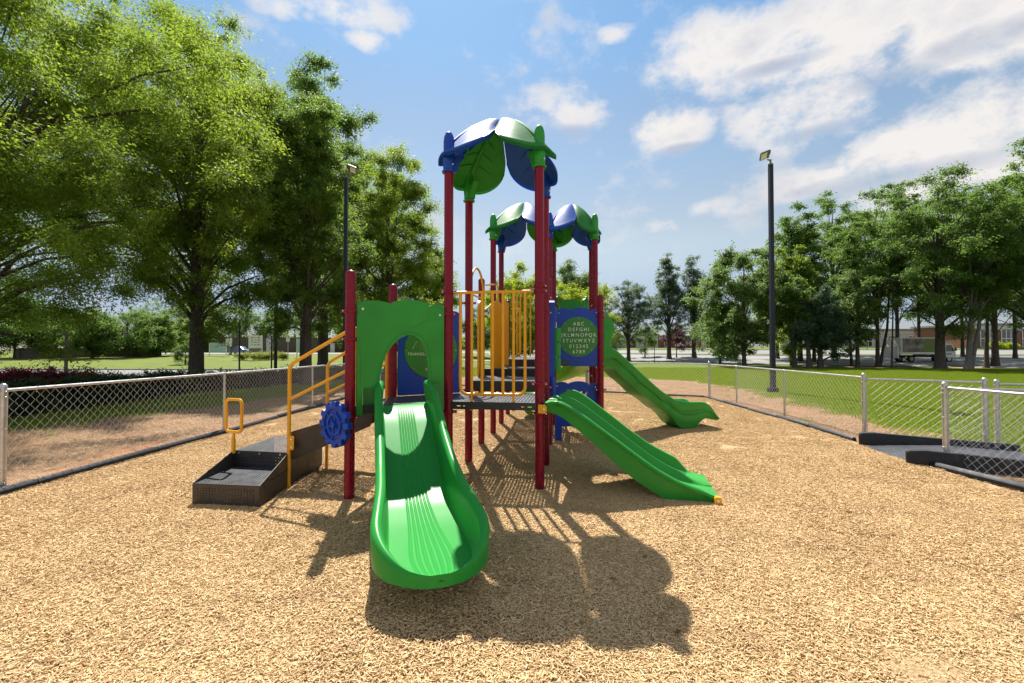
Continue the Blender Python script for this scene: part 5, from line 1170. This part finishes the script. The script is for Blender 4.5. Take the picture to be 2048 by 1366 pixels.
# ---------------------------------------------------------------- box truck
def truck():
    Y = 52.; x0 = a_(1800, Y); cx = x0; z = Hf(cx + 3, Y) + .03; t = thing('box_truck', 'white box truck with a brown and green picture on its side driving behind the trees', 'truck', (cx, Y, z)); L = a_(1917, Y) - x0
    mb = MB(); mb.bbox((2.55, 1.1, 1.88), (4.7, 2.1, 1.95), .04); bx = mb.build('cargo_box', MT['white'], t, smooth=0)
    m, nt, N, L_, B = new_mat('truck_picture')
    n = nnoise(N, L_, .9, 4, .6, stretch=(1, 1, 1.6)); tcx = N('ShaderNodeTexCoord'); spx = N('ShaderNodeSeparateXYZ'); L_(tcx.outputs['Object'], spx.inputs[0]); ad = N('ShaderNodeMath'); ad.operation = 'ADD'; L_(spx.outputs[0], ad.inputs[0]); L_(nramp(N, L_, nnoise(N, L_, .6, 2, .5), 0, 1, -1.2, 1.2), ad.inputs[1]); n2 = ad.outputs[0]; c = nmix(N, L_, nramp(N, L_, n, .4, .6), (.10, .085, .075), (.33, .30, .27)); c = nmix(N, L_, nramp(N, L_, n2, 2.5, 2.6), c, (.16, .23, .03)); L_(c, B.inputs['Base Color'])
    mb = MB(); mb.box((2.4, .04, 1.95), (4.1, .012, 1.55)); mb.build('picture_panel', m, bx, smooth=0)
    mb = MB(); mb.box((2.5, .03, 1.05), (4.6, .03, .12)); mb.build('side_rail', MT['galv'], bx, smooth=0)
    mb = MB(); mb.box((.12, .03, 1.9), (.08, .05, 1.9)); mb.build('corner_post', MT['white'], bx, smooth=0)
    mb = MB(); mb.box((-.12, 1.1, 1.15), (.12, 2.0, 1.3)); mb.build('tail_lift', MT['galv'], t, smooth=0)
    mb = MB(); mb.box((3.1, 1.1, .72), (6.2, .9, .22)); mb.box((2.4, .15, .75), (1.4, .3, .3)); mb.build('chassis', MT['rubber'], t, smooth=0)
    prof = [(5.0, .55), (5.0, 2.12), (5.25, 2.2), (6.05, 2.16), (6.42, 1.35), (6.5, 1.2), (6.52, .55)]
    mb = MB(); mb.prism(prof, .12, 2.05); cb = mb.build('cab', MT['white'], t, smooth=30, bevel=.04)
    mb = MB(); mb.prism([(5.42, 1.28), (5.42, 1.98), (5.98, 1.98), (6.25, 1.30)], .085, .13); mb.build('side_window', MT['glass'], cb, smooth=0)
    mb = MB(); mb.add([(6.07, .25, 2.12), (6.07, 1.95, 2.12), (6.44, 1.95, 1.36), (6.44, .25, 1.36)], [(0, 1, 2, 3)]); mb.build('windscreen', MT['glass'], cb, smooth=0)
    mb = MB(); mb.box((5.7, .10, .98), (.55, .02, .10)); mb.build('door_lettering', MT['green_dark'], cb, smooth=0); mb = MB(); mb.box((6.3, -.05, 1.5), (.08, .18, .36)); mb.build('mirror', MT['rubber'], cb, smooth=0)
    mb = MB(); mb.box((6.54, .4, .78), (.05, .35, .18)); mb.build('headlight', MT['lens'], cb, smooth=0); mb = MB(); mb.box((4.93, .6, 1.3), (.1, .6, 1.4)); mb.build('exhaust_stack', MT['rubber'], t, smooth=0)
    for wx in (1.45, 5.75, .55):
        for wy in (.28, 1.9):
            if wx == .55 and wy > 1: continue
            M_ = Matrix.Rotation(R(90), 4, 'X'); r = .40 if wx != .55 else .34; mb = MB(); mb.lathe((wx, wy, r), [(r * .93, -.14), (r, -.1), (r, .1), (r * .93, .14)], 20, M_); w_ = mb.build('wheel', MT['rubber'], t); mb = MB(); mb.lathe((wx, wy, r), [(r * .55, -.15), (r * .55, .15)], 14, M_); mb.build('rim', MT['rim'] if wx != 1.45 else MT['tan'], w_, smooth=0)
truck()
# ---------------------------------------------------------------- far buildings
def building(px0, px1, Y, h, m, label, wins=(), band=None, depth=14, roofm='roofgrey', zadd=0):
    x0, x1 = a_(px0, Y), a_(px1, Y); z = Hf(x0, Y) - .3; t = thing('building', label, 'building', (x0, Y, z)); w = x1 - x0
    mb = MB(); mb.box((w / 2, depth / 2, h / 2), (w, depth, h)); b = mb.build('wall', MT[m], t, smooth=0)
    mb = MB(); mb.box((w / 2, depth / 2, h + .2), (w + .8, depth + .8, .4)); mb.build('roof', MT[roofm], t, smooth=0)
    if band: mb = MB(); mb.box((w / 2, -.06, h - band / 2), (w, .1, band)); mb.build('fascia', MT['stucco'], t, smooth=0)
    for (u0, u1, v0, v1) in wins:
        W_, H_ = (u1 - u0) * w, (v1 - v0) * h; c = ((u0 + u1) / 2 * w, -.02, (v0 + v1) / 2 * h)
        mb = MB(); mb.box(c, (W_, .10, H_)); f_ = mb.build('window', MT['glass'], t, smooth=0); mb = MB()
        for k in range(4): mb.box((c[0] - W_ / 2 + W_ * k / 3, -.09, c[2]), (.12, .06, H_))
        for k in range(3): mb.box((c[0], -.085, c[2] - H_ / 2 + H_ * k / 2), (W_, .05, .12))
        mb.build('window_frame', MT['white'], f_, smooth=0)
building(1950, 2300, 92, 5.0, 'brick', 'brick building with wide white framed windows at the far right', [(.03 + .12 * k, .11 + .12 * k, .12, .82) for k in range(8)], 1.0)
building(1560, 1960, 112, 4.6, 'stucco', 'long pale building glimpsed between the right trees', [(.04 + .12 * k, .10 + .12 * k, .15, .7) for k in range(8)], .9)
building(1195, 1272, 132, 3.6, 'brick', 'low red brick building left of the stop sign', [(.1, .2, .15, .6), (.62, .72, .15, .6)], .9)
building(1273, 1316, 131, 4.0, 'stucco', 'white fronted unit between the two brick buildings', [(.30, .44, .08, .55), (.6, .74, .08, .55)], .7); building(1317, 1440, 134, 3.7, 'brick', 'brick building behind the conifer trunks', [(.1 + .2 * k, .18 + .2 * k, .15, .6) for k in range(4)], .8)
building(880, 1194, 136, 3.8, 'brick', 'low dark brick building seen through the play structure', [(.05 + .12 * k, .10 + .12 * k, .15, .6) for k in range(7)], .7)
x = a_(1938, 70); t = thing('traffic_cone', 'orange and white marker post near the truck cab', 'cone', (x, 70, Hf(x, 70))); mb = MB(); mb.lathe((0, 0, 0), [(.35, 0), (.35, .06), (.18, .08), (.13, .7), (.1, 1.3), (.06, 1.4)], 12); mb.build('body', MT['orange'], t); mb = MB(); mb.lathe((0, 0, 0), [(.165, .5), (.15, .75)], 12); mb.build('reflective_band', MT['white'], t)

# ---------------------------------------------------------------- vegetation
def leaves(name, mat, cen, rad, n, lw, rs, droop=.5, flat=.75, parent=None, aspect=3.2, up=.6, size_var=.35):
    """leaf-sized faces spread through puffs; cen (k,3), rad (k,)"""
    cen = np.asarray(cen, float); rad = np.asarray(rad, float); p = rad ** 2; p = p / p.sum(); idx = rs.choice(len(cen), n, p=p)
    # every puff is a spray of small drooping twigs, so the outline stays ragged
    K = 16; tw = rs.normal(0, 1, (len(cen), K, 3)); tw /= np.linalg.norm(tw, axis=2)[:, :, None]; tw *= rs.uniform(.35, 1.25, (len(cen), K, 1)) ** .8; tw[:, :, 2] *= flat
    j = rs.randint(0, K, n); s0 = rs.uniform(0, 1, n) ** .75; tv = tw[idx, j]; r = np.linalg.norm(tv, axis=1) * s0 * rad[idx]
    v = tv / (np.linalg.norm(tv, axis=1)[:, None] + 1e-6); pos = cen[idx] + tv * (s0 * rad[idx])[:, None] + rs.normal(0, .17, (n, 3)) * (rad[idx] * (.5 + .5 * s0))[:, None]
    pos[:, 2] -= droop * .22 * rad[idx] * s0 ** 2
    d = v.copy(); d[:, 2] = d[:, 2] * .4 - droop; d += rs.normal(0, .45, (n, 3)); d /= np.linalg.norm(d, axis=1)[:, None]
    nn = rs.normal(0, .55, (n, 3)) + np.array([0, 0, up]) + v * .4; s = np.cross(d, nn); s /= (np.linalg.norm(s, axis=1)[:, None] + 1e-6)
    L = lw * rs.uniform(1 - size_var, 1 + size_var, n); W = L / aspect
    k_ = rs.uniform(.1, .5, n)
    b = pos + d * (L * k_)[:, None] + s * (W * .62)[:, None]; c = pos + d * L[:, None]; e = pos + d * (L * (.5 - k_))[:, None] - s * (W * .62)[:, None]
    co = np.stack([b, c, e], 1).reshape(-1, 3); f = np.arange(3 * n).reshape(-1, 3)
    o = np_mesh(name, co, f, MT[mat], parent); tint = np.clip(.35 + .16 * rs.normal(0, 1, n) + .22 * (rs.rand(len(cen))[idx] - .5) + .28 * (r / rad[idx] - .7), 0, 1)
    attr(o.data, 'tint', tint, 'FACE'); return o
def env_puffs(rs, k, rx, ry, rz, zc, pr, shape, low=0, shell=.45):
    out = []
    while len(out) < k:
        v = rs.normal(0, 1, 3); v /= np.linalg.norm(v); r = rs.uniform(shell, 1) ; h = v[2] * r
        w = shape((h + 1) / 2); p = np.array([v[0] * r * rx * w, v[1] * r * ry * w, zc + h * rz])
        if p[2] < low: continue
        out.append(p)
    out = np.array(out); return out, rs.uniform(.7, 1.35, k) * pr
SH = dict(oak=lambda t: .75 + .45 * math.sin(math.pi * min(1, t * 1.15) ** .8) if t < .85 else .75 - 1.5 * (t - .85), cone=lambda t: 1.35 * (1 - t) ** .75 + .08, round=lambda t: 1., vase=lambda t: .55 + .7 * t ** .8 if t < .8 else 1.11 - 1.6 * (t - .8), tall=lambda t: 1.05 - .55 * t)
def tree(px, Y, height, rx, rz_frac, mat, nleaf, lw, label, seed, shape='oak', pr=None, puffs=60, trunk_r=.25, name='oak_tree', cat='tree', group=None, base=.18, bark='bark', droop=.5, lean=(0, 0), ry=None, x=None, share=None, flat=.75, aspect=3.0, fork=False, shell=.45, zoff=0, limbs=14, cshift=(0, 0)):
    rs = np.random.RandomState(seed); x = a_(px, Y) if x is None else x; t = thing(name, label, cat, (x, Y, Hf(x, Y) - .05), group=group)
    pr = pr or rx * .28; rz = height * rz_frac / 2; zc = height - rz - pr * .3
    cen, rad = env_puffs(rs, puffs, rx - pr * .5, (ry or rx) - pr * .5, rz, zc, pr, SH[shape], low=height * base * .8, shell=shell)
    cen[:, 0] += cshift[0] + lean[0] * cen[:, 2] / height; cen[:, 1] += cshift[1]
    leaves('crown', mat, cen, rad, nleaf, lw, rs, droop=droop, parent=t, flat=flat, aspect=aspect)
    mb = MB(); tx = lambda z: Vector((lean[0] * z / height + .10 * math.sin(z * .9 + seed) * (z / height), lean[1] * z / height + .08 * math.cos(z * .7 + seed) * z / height, z)); top = height * .86
    zs = [0, .12, .35, .9] + [top * q for q in (.2, .3, .42, .55, .7, .85, 1)]; zs = sorted(set(zs)); mb.tube([tx(z) for z in zs], [trunk_r * (1.65 if z == 0 else 1.35 if z < .2 else 1.12 if z < .5 else max(.12, 1 - .92 * (z / top) ** 1.1)) * (1 + .05 * math.sin(z * 3)) for z in zs], 12)
    order = rs.permutation(len(cen))[:limbs * 3]
    for i, j in enumerate(order):
        c = Vector(cen[j]); z0 = min(top * .92, max(height * base, c.z * rs.uniform(.45, .75))); s = tx(z0); r0 = trunk_r * (1 - .8 * z0 / top) * rs.uniform(.3, .5) * (1 if i < limbs else .5)
        m1 = s.lerp(c, .35) + Vector((rs.uniform(-.2, .2), rs.uniform(-.2, .2), .12 * (c - s).length)); m2 = s.lerp(c, .7) + Vector((rs.uniform(-.2, .2), rs.uniform(-.2, .2), .1 * (c - s).length)); mb.tube([s, m1, m2, c], [r0, r0 * .75, r0 * .45, r0 * .15], 6)
    if fork:
        s = tx(0) + Vector((trunk_r * 1.2, 0, 0)); mb.tube([s, s + Vector((.25, 0, 1.5)), s + Vector((.8, 0, 4)), s + Vector((1.6, .3, height * .6))], [trunk_r * .8, trunk_r * .7, trunk_r * .55, trunk_r * .2], 8)
    mb.build('trunk', MT[bark], t, smooth=60)
    return t
G1 = 'willow oaks along the left side'
# big left trees
tree(393, 24, 21, 6.6, .88, 'oak', 240000, 0.155, 'large willow oak with a dark knobbly trunk rising from the hedge at left', 11, puffs=210, pr=1.05, shell=.3, trunk_r=.36, group=G1, base=.15, droop=.45, limbs=24, x=-16.64, aspect=3.4)
tree(-60, 15.8, 19, 8.2, .90, 'oak', 270000, 0.132, 'willow oak standing outside the left edge, its branches filling the upper left corner', 12, puffs=260, pr=1.05, shell=.3, trunk_r=.36, group=G1, base=.12, droop=.4, limbs=22, x=-19.0, ry=6.6, cshift=(1.7, 0), aspect=3.4)
tree(614, 23.4, 17.3, 3.9, .85, 'oak2', 140000, 0.141, 'tall narrow oak with an open top, its straight trunk right of the hedge', 13, puffs=120, pr=.8, trunk_r=.24, group=G1, base=.16, limbs=20, shape='tall', aspect=2.6)
tree(646, 40, 28.0, 7.4, .88, 'oak2', 120000, 0.222, 'broad oak with a flared trunk base, second row behind the nearest trunks', 14, puffs=150, pr=1.25, trunk_r=.45, group=G1, base=.12, shape='oak', aspect=2.4)
tree(776, 34, 17.4, 5.2, .93, 'oak', 170000, 0.163, 'bushy bright oak directly behind the green entry panel', 15, puffs=150, pr=.9, trunk_r=.26, group=G1, base=.04, shape='round', aspect=2.8)
tree(606, 33, 22.0, 6.2, .86, 'oak2', 80000, 0.21, 'oak in the second row filling the gap above the parked blue vehicle', 16, puffs=140, pr=1.15, trunk_r=.24, group=G1, base=.28, shape='oak', aspect=2.6, cshift=(-3.6, 0))
tree(391, 34, 25.0, 7.6, .80, 'oak', 80000, 0.22, 'oak behind the large one, its crown seen through the upper left leaves', 17, puffs=140, pr=1.25, trunk_r=.3, cshift=(-4.5, 0), group=G1, base=.35, shape='oak', aspect=2.8)
tree(870, 48, 12.5, 3.6, .92, 'oak', 52000, 0.207, 'small bright oak at the right end of the left tree row', 18, puffs=40, pr=1.2, trunk_r=.2, group=G1, base=.05, shape='tall')
tree(70, 27, 17.5, 7.8, .86, 'oak2', 80000, .22, 'dark oak standing well behind the left edge branches', 19, puffs=140, pr=1.3, trunk_r=.3, group=G1, base=.16, shape='round', aspect=2.8, cshift=(1.5, 0), x=-33.5)
tree(712, 45, 23.0, 5.6, .9, 'oak2', 60000, .25, 'oak filling the skyline between the tall oak and the bushy one', 20, puffs=110, pr=1.1, trunk_r=.28, group=G1, base=.1, shape='oak', aspect=2.6)
# far left background trees
G2 = 'bushy trees behind the low wall on the left'
spec = [(30, 60, 9.5, 6.0, 'maple'), (110, 62, 7.6, 4.2, 'maple'), (185, 60, 6.6, 3.8, 'oak2'), (255, 62, 7.2, 4.6, 'maple'), (320, 66, 6.4, 3.6, 'oak2'), (-40, 58, 11, 6, 'maple'), (440, 100, 13.5, 7, 'oak2'), (520, 104, 11, 7, 'maple'), (330, 108, 14, 8, 'soft'), (590, 100, 10.5, 6.5, 'oak2'), (700, 92, 9.5, 5.5, 'oak2'), (150, 112, 12, 9, 'soft'), (390, 84, 7.5, 4.0, 'oak2')]
lb = ['widest dark tree at the far left edge behind the wall', 'dark rounded tree behind the wall above the small brown lamp post', 'low spreading tree over the parked cars, left one', 'rounded tree over the silver car', 'low tree at the right end of the low wall', 'tall dark tree cut by the left edge', 'tall background tree right of the big trunk', 'background tree behind the directory sign', 'hazy tall tree far behind the big trunk', 'background tree left of the nearest thick trunks', 'background tree behind the left light pole', 'distant pale tree over the low wall trees', 'dark tree above the teal board']
for i, (px, Y, h, r, m) in enumerate(spec): tree(px, Y, h, r, .86, m, 26000 if Y < 80 else 16000, .23 if Y < 80 else .34, lb[i], 30 + i, puffs=60, pr=r * .23, trunk_r=.16, name='broadleaf_tree', group=G2, base=.08, shape='round', limbs=8, aspect=2.2)
tree(371, 48, 2.7, 1.5, .92, 'soft', 14000, 0.111, 'small pale round shrub tree on the lawn left of the big trunk', 50, puffs=16, pr=.5, trunk_r=.06, name='small_tree', base=.05, shape='round', limbs=5)
# centre background
G3 = 'trees beyond the lawn behind the play structure'
tree(1050, 62, 13.6, 6.8, .93, 'lightleaf', 80000, 0.222, 'bright yellow green tree behind the maroon posts, left half', 60, puffs=110, pr=1.2, trunk_r=.2, name='broadleaf_tree', group=G3, base=.04, shape='round', aspect=2.2)
tree(1158, 64, 12.8, 5.8, .93, 'lightleaf', 68000, 0.222, 'bright yellow green tree behind the alphabet panel, right half', 61, puffs=100, pr=1.1, trunk_r=.2, name='broadleaf_tree', group=G3, base=.04, shape='round', aspect=2.2)
tree(1150, 76, 17.6, 6.4, .8, 'soft', 42000, 0.259, 'taller grey green tree rising behind the yellow green one', 62, puffs=90, pr=1.2, trunk_r=.25, name='broadleaf_tree', group=G3, base=.3, shape='tall', aspect=2.2)
tree(1015, 76, 14.8, 4.6, .8, 'maple', 28000, 0.259, 'darker tree seen between the left roof posts', 63, puffs=80, pr=1.2, trunk_r=.25, name='broadleaf_tree', group=G3, base=.2, shape='round', aspect=2.2)
tree(965, 80, 10.2, 4.2, .9, 'maple', 20000, 0.259, 'low dark tree seen through the yellow barrier bars', 64, puffs=26, pr=1.4, trunk_r=.2, name='broadleaf_tree', group=G3, base=.08, shape='round', aspect=2.2)
# three open conifers
G4 = 'dark conifers beside the road'
tree(1257, 74, 13.6, 5.0, .80, 'pine', 30000, 0.266, 'leftmost dark conifer by the road with a broad ragged top', 70, puffs=190, pr=.62, trunk_r=.32, name='conifer', group=G4, base=.16, shape='oak', droop=-.15, aspect=3, limbs=22, flat=.8, shell=.25)
tree(1338, 74, 17.6, 4.8, .82, 'pine', 30000, 0.266, 'tallest sparse conifer, middle of the three by the road', 71, puffs=190, pr=.62, trunk_r=.36, name='conifer', group=G4, base=.2, shape='cone', droop=-.15, aspect=3, limbs=24, flat=.8, shell=.25)
tree(1388, 73, 16.8, 3.5, .86, 'pine', 28000, 0.252, 'slim dark conifer just left of the light green tree', 72, puffs=190, pr=.62, trunk_r=.36, name='conifer', group=G4, base=.2, shape='tall', droop=-.15, aspect=3, limbs=20, flat=.8, shell=.25)
tree(1353, 76, 6.0, 2.6, .85, 'crim', 10000, 0.207, 'small dull red leaved tree between two conifer trunks', 73, puffs=20, pr=.8, trunk_r=.09, name='small_tree', base=.1, shape='round', limbs=6); tree(1290, 82, 6.6, 3.2, .85, 'maple', 6000, .3, 'small green tree behind the conifer trunks', 74, puffs=22, pr=1., trunk_r=.1, name='small_tree', base=.2, shape='round', limbs=6)
tree(1225, 84, 7.4, 3.6, .85, 'maple', 12000, 0.222, 'small dark tree beside the slide hood', 75, puffs=22, pr=1.1, trunk_r=.1, name='small_tree', base=.15, shape='round', limbs=6)
# right tree belt
G5 = 'trees in the belt along the right side road'
R_ = [(1488, 50, 13.6, 5.2, .93, 'soft', 40000, 'light green feathery tree left of the right light pole', 'round', .22), (1585, 52, 14.2, 4.2, .9, 'oak', 26000, 'yellow green tree just right of the right light pole', 'tall', .25),
      (1600, 58, 20.2, 4.8, .8, 'maple', 22000, 'tall leafy tree rising behind the light pole tree', 'tall', .3), (1668, 62, 22.5, 5.2, .8, 'maple', 22000, 'tall tree with a lumpy dark top at the middle of the belt', 'oak', .35),
      (1640, 46, 8.4, 3.2, .9, 'cedar', 14000, 'blue green cedar with drooping sprays at the front of the belt', 'tall', .25), (1715, 46, 11.4, 3.0, .9, 'soft', 14000, 'light feathery tree beside the cedar', 'tall', .2),
      (1755, 48, 19.0, 4.6, .72, 'maple', 24000, 'spreading tree with several thin stems left of the truck', 'vase', .2), (1880, 43, 19.2, 5.6, .82, 'maple', 34000, 'big dark trunked tree in front of the truck', 'oak', .42),
      (1795, 60, 23.6, 5.0, .78, 'maple', 18000, 'tall tree just behind the truck rear', 'oak', .25), (1935, 42, 17.5, 4.6, .74, 'maple', 22000, 'tree with a leaning pale trunk right of the truck cab', 'vase', .25),
      (1990, 46, 20.0, 5.0, .84, 'maple', 28000, 'tree near the right edge with a fresh green crown', 'oak', .3), (2080, 40, 21.5, 5.6, .86, 'maple', 34000, 'tree cut by the right edge of the view', 'oak', .35), (1440, 60, 8.0, 3.6, .9, 'soft', 9000, 'low light tree behind the corner post', 'round', .15)]
for i, (px, Y, h, r, f, m, n, l, sh, tr) in enumerate(R_):
    tree(px, Y, h * 1.04, r * 1.18, f, m, int(n * 1.75), .20 if Y < 50 else .25, l, 80 + i, puffs=int(80 + r * 9), pr=r * .19, trunk_r=tr, name='conifer' if m == 'cedar' else 'broadleaf_tree', group=G5, base=.09 if f < .85 else .06, shape=sh, aspect=2.1, limbs=20, fork=(px in (1755, 1935)), bark='bark_pale' if px == 1935 else 'bark', lean=(1.6, 0) if px == 1935 else (0, 0), flat=.6 if m == 'maple' else .8, shell=.35)
for i, (px, Y, h, r, m) in enumerate([(1555, 64, 18.0, 5.0, 'oak2'), (1700, 66, 20.0, 5.6, 'maple'), (1838, 64, 24.0, 5.4, 'maple'), (1925, 62, 22.0, 5.4, 'oak2'), (2030, 58, 24.0, 6.0, 'maple'), (1628, 57, 11.0, 4.4, 'soft'), (2110, 52, 22.0, 6.0, 'oak2')]):
    tree(px, Y, h, r, .84, m, 27000, .29, ['back row tree filling the gap behind the light pole', 'back row tree between the cedar and the truck', 'tall back row tree above the truck', 'back row tree above the truck cab', 'tallest back row tree at the right edge', 'low back row tree behind the cedar', 'back row tree outside the right edge'][i], 140 + i, puffs=110, pr=r * .2, trunk_r=.22, name='broadleaf_tree', group=G5, base=.12, shape='oak', aspect=2.1, limbs=14, flat=.7, shell=.3)
for i, (px, Y, r) in enumerate([(1590, 47, .2), (1618, 46, .24), (1703, 50, .14), (1972, 44, .2), (1783, 45, .09)]):
    tree(px, Y, 9 + i, 1.7, .5, 'maple', 4000, .28, ['slender trunk just right of the light pole', 'slightly thicker trunk right of the light pole', 'leaning thin trunk left of the truck', 'thin trunk right of the truck cab', 'bare thin sapling left of the truck rear'][i], 120 + i, puffs=12, pr=.6, trunk_r=r, name='young_tree', group=G5, base=.5, shape='round', limbs=5, lean=(-.5 if i < 3 else .4, 0))
# far mass of trees closing the horizon
def belt(name, label, x0, x1, Y, h, mat, n, seed):
    rs = np.random.RandomState(seed); k = int((x1 - x0) / 4); cx = np.linspace(x0, x1, k) + rs.uniform(-2, 2, k); cen = np.stack([cx, Y + rs.uniform(-4, 4, k), h * rs.uniform(.35, .6, k) + 1], -1); o = leaves(name, mat, np.concatenate([cen, cen * [1, 1, .45]]), np.concatenate([h * rs.uniform(.4, .6, k)] * 2), n, .9, rs, aspect=1.6); tag(o, kind='stuff', label=label)
belt('far_woods', 'far off woods along the horizon', -170, 260, 165, 8.5, 'maple', 26000, 150)

# hedge and shrubs
def shrub(name, label, cat, loc, r, h, mat, n, lw, seed, group=None, flat=.8, stems=5, aspect=2.0, extra=None):
    rs = np.random.RandomState(seed); t = thing(name, label, cat, loc, group=group); k = 14; a = rs.uniform(0, 6.28, k); q = rs.uniform(0, .7, k) * r
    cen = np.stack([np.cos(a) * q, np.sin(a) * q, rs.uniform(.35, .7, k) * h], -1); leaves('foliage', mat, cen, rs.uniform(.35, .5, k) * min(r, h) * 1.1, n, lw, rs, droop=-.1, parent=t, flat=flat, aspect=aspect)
    mb = MB()
    for i in range(stems):
        c = Vector(cen[i]); mb.tube([(0.05 * i - .1, 0, 0), c * .5 + Vector((0, 0, .05)), c], [.02, .015, .006], 5)
    mb.build('stem', MT['stem'], t)
    if extra:
        leaves('blossom', extra[0], cen, rs.uniform(.45, .58, k) * min(r, h) * 1.1, extra[1], lw * .9, rs, droop=-.3, parent=t, aspect=1.2)
    return t
def hedge(name, label, pts, w, h, mat, n, lw, seed):
    rs = np.random.RandomState(seed); t = thing(name, label, 'hedge', (*pts[0], 0)); o = np.array([*pts[0], 0]); L = [math.dist(pts[i], pts[i + 1]) for i in range(len(pts) - 1)]; tot = sum(L); k = int(tot / .28)
    cen = []
    for i in range(k):
        s = tot * i / k; j = 0
        while s > L[j]: s -= L[j]; j += 1
        p = np.array(pts[j]) + (np.array(pts[j + 1]) - np.array(pts[j])) * s / L[j]
        for z in (.25, .55, .8): cen.append([p[0] + rs.uniform(-.3, .3) * w, p[1] + rs.uniform(-.1, .1), z * h + rs.uniform(-.06, .06)])
    cen = np.array(cen) - o; leaves('foliage', mat, cen, np.full(len(cen), w * .42), n, lw, rs, droop=-.1, parent=t, aspect=1.9, flat=.6)
    mb = MB()
    for i in range(0, len(cen), 6): mb = MB(); c = Vector(cen[i]); mb.tube([(c.x, c.y, 0), (c.x + .05, c.y, c.z + .2)], [.018, .008], 5); mb.build('stem', MT['stem'], t)
hedge('hedge', 'dense dark green clipped hedge running behind the left fence', [(-13.1, 4.5), (-13.2, 17.0), (-13.15, 19.5)], .95, .96, 'hedge', 70000, .075, 200)
hedge('low_hedge', 'low hedge continuing beyond the big trunk towards the light pole', [(-12.6, 19.2), (-11.2, 25), (-9.2, 30)], .9, .85, 'hedge', 26000, .09, 201)
G6 = 'crimson flowering shrubs behind the hedge'
for i, (px, Y, m, ex) in enumerate([(12, 15.2, 'crim', ('flower', 260)), (62, 15.6, 'crim', None), (105, 16.4, 'crim', ('flower', 120)), (148, 17.2, 'soft', ('flower', 420)), (180, 17.8, 'crim', ('flower', 160)), (30, 17.6, 'crim', ('flower', 500)), (-40, 15.2, 'crim', None), (78, 18.3, 'crim', ('flower', 420))]):
    x = a_(px, Y); shrub('flowering_shrub', ['crimson shrub with red blooms at the left edge', 'plain dark crimson shrub beside the left edge one', 'crimson shrub with few blooms in the middle of the bed', 'green rose shrub dotted with red flowers', 'crimson shrub at the right end of the bed', 'red flowering shrub behind, near the left edge', 'crimson shrub partly outside the left edge', 'red flowering shrub at the back, middle of the bed'][i], 'shrub', (x, Y, 0), .85, 1.25, m, 4200, .075, 210 + i, G6, extra=ex)
G7 = 'golden round shrubs around the directory sign'
for i, (px, Y, r) in enumerate([(484, 56, .9), (508, 55, 1.2), (520, 58, 1.0), (532, 56, .95), (545, 57, .9), (566, 56, .7), (555, 59, .9)]):
    x = a_(px, Y); shrub('round_shrub', ['golden shrub in front of the parked vehicle', 'largest golden shrub under the directory sign', 'golden shrub behind the largest one', 'golden shrub just right of the directory sign', 'golden shrub behind the thin dark post', 'smallest golden shrub, rightmost', 'golden shrub between the dark poles'][i], 'shrub', (x, Y, Hf(x, Y) - .1), r * 1.1, 1.15, 'yelshrub', 2600, .12, 230 + i, G7)
for i, (px, Y) in enumerate([(1996, 88), (2020, 88), (1830, 84)]):
    x = a_(px, Y); shrub('round_shrub', ['left green shrub before the brick building windows', 'right green shrub before the brick building windows', 'green shrub on the verge behind the truck'][i], 'shrub', (x, Y, Hf(x, Y) - .1), 1.3, 1.7, 'lightleaf', 2500, .2, 240 + i, 'shrubs on the far verge')
# straw brown patches standing in for the shade strip under the right belt
for px, Y, rr in ((1880, 43, 2.6), (1980, 43.5, 3.2), (1755, 46, 2.0), (1665, 48, 2.2)):
    x = a_(px, Y); n_ = 28; rs_ = np.random.RandomState(int(px)); co = [(x, Y, Hf(x, Y) + .02)] + [(x + rr * 1.6 * math.cos(q) * (1 + .15 * rs_.randn()), Y + rr * .5 * math.sin(q), Hf(x, Y + rr * .5 * math.sin(q)) + .02) for q in np.linspace(0, 6.28, n_, endpoint=False)]
    mb = MB(); mb.add(co, [(0, 1 + k, 1 + (k + 1) % n_) for k in range(n_)]); tag(mb.build('shade_strip_patch', MT['mulch']), kind='structure')

rs = np.random.RandomState(77)
# a few dry leaves and twigs blown on to the chips
MT['dryleaf'] = leaf_mat('dry_leaf', (.16, .08, .03), (.25, .13, .05), (.34, .20, .08), .2, .7)
X, Y = in_mulch(150, (-6.2, 6.6), (2.4, 14), .2); n = len(X)
_h = []
for k in range(5):
    _m = MB(); L_ = .022 + .004 * k; pts = [(-L_, 0, .002), (-L_ * .4, L_ * .38, .006), (L_ * .5, L_ * .3, .008), (L_, 0, .004), (L_ * .5, -L_ * .3, .003), (-L_ * .4, -L_ * .38, .002)]; _m.add(pts, [(0, 1, 2, 3), (0, 3, 4, 5)])
    _o = _m.build('dry_leaf_patch', MT['dryleaf'], smooth=0, fix=False); COL.objects.unlink(_o); attr(_o.data, 'tint', [k / 5] * 2, 'FACE'); _h.append(_o)
scatter('fallen_leaves', np.stack([X, Y, mulch_z(X, Y) + .014], -1), rs.uniform(0, 6.28, n), rs.uniform(.8, 1.4, n), _h)
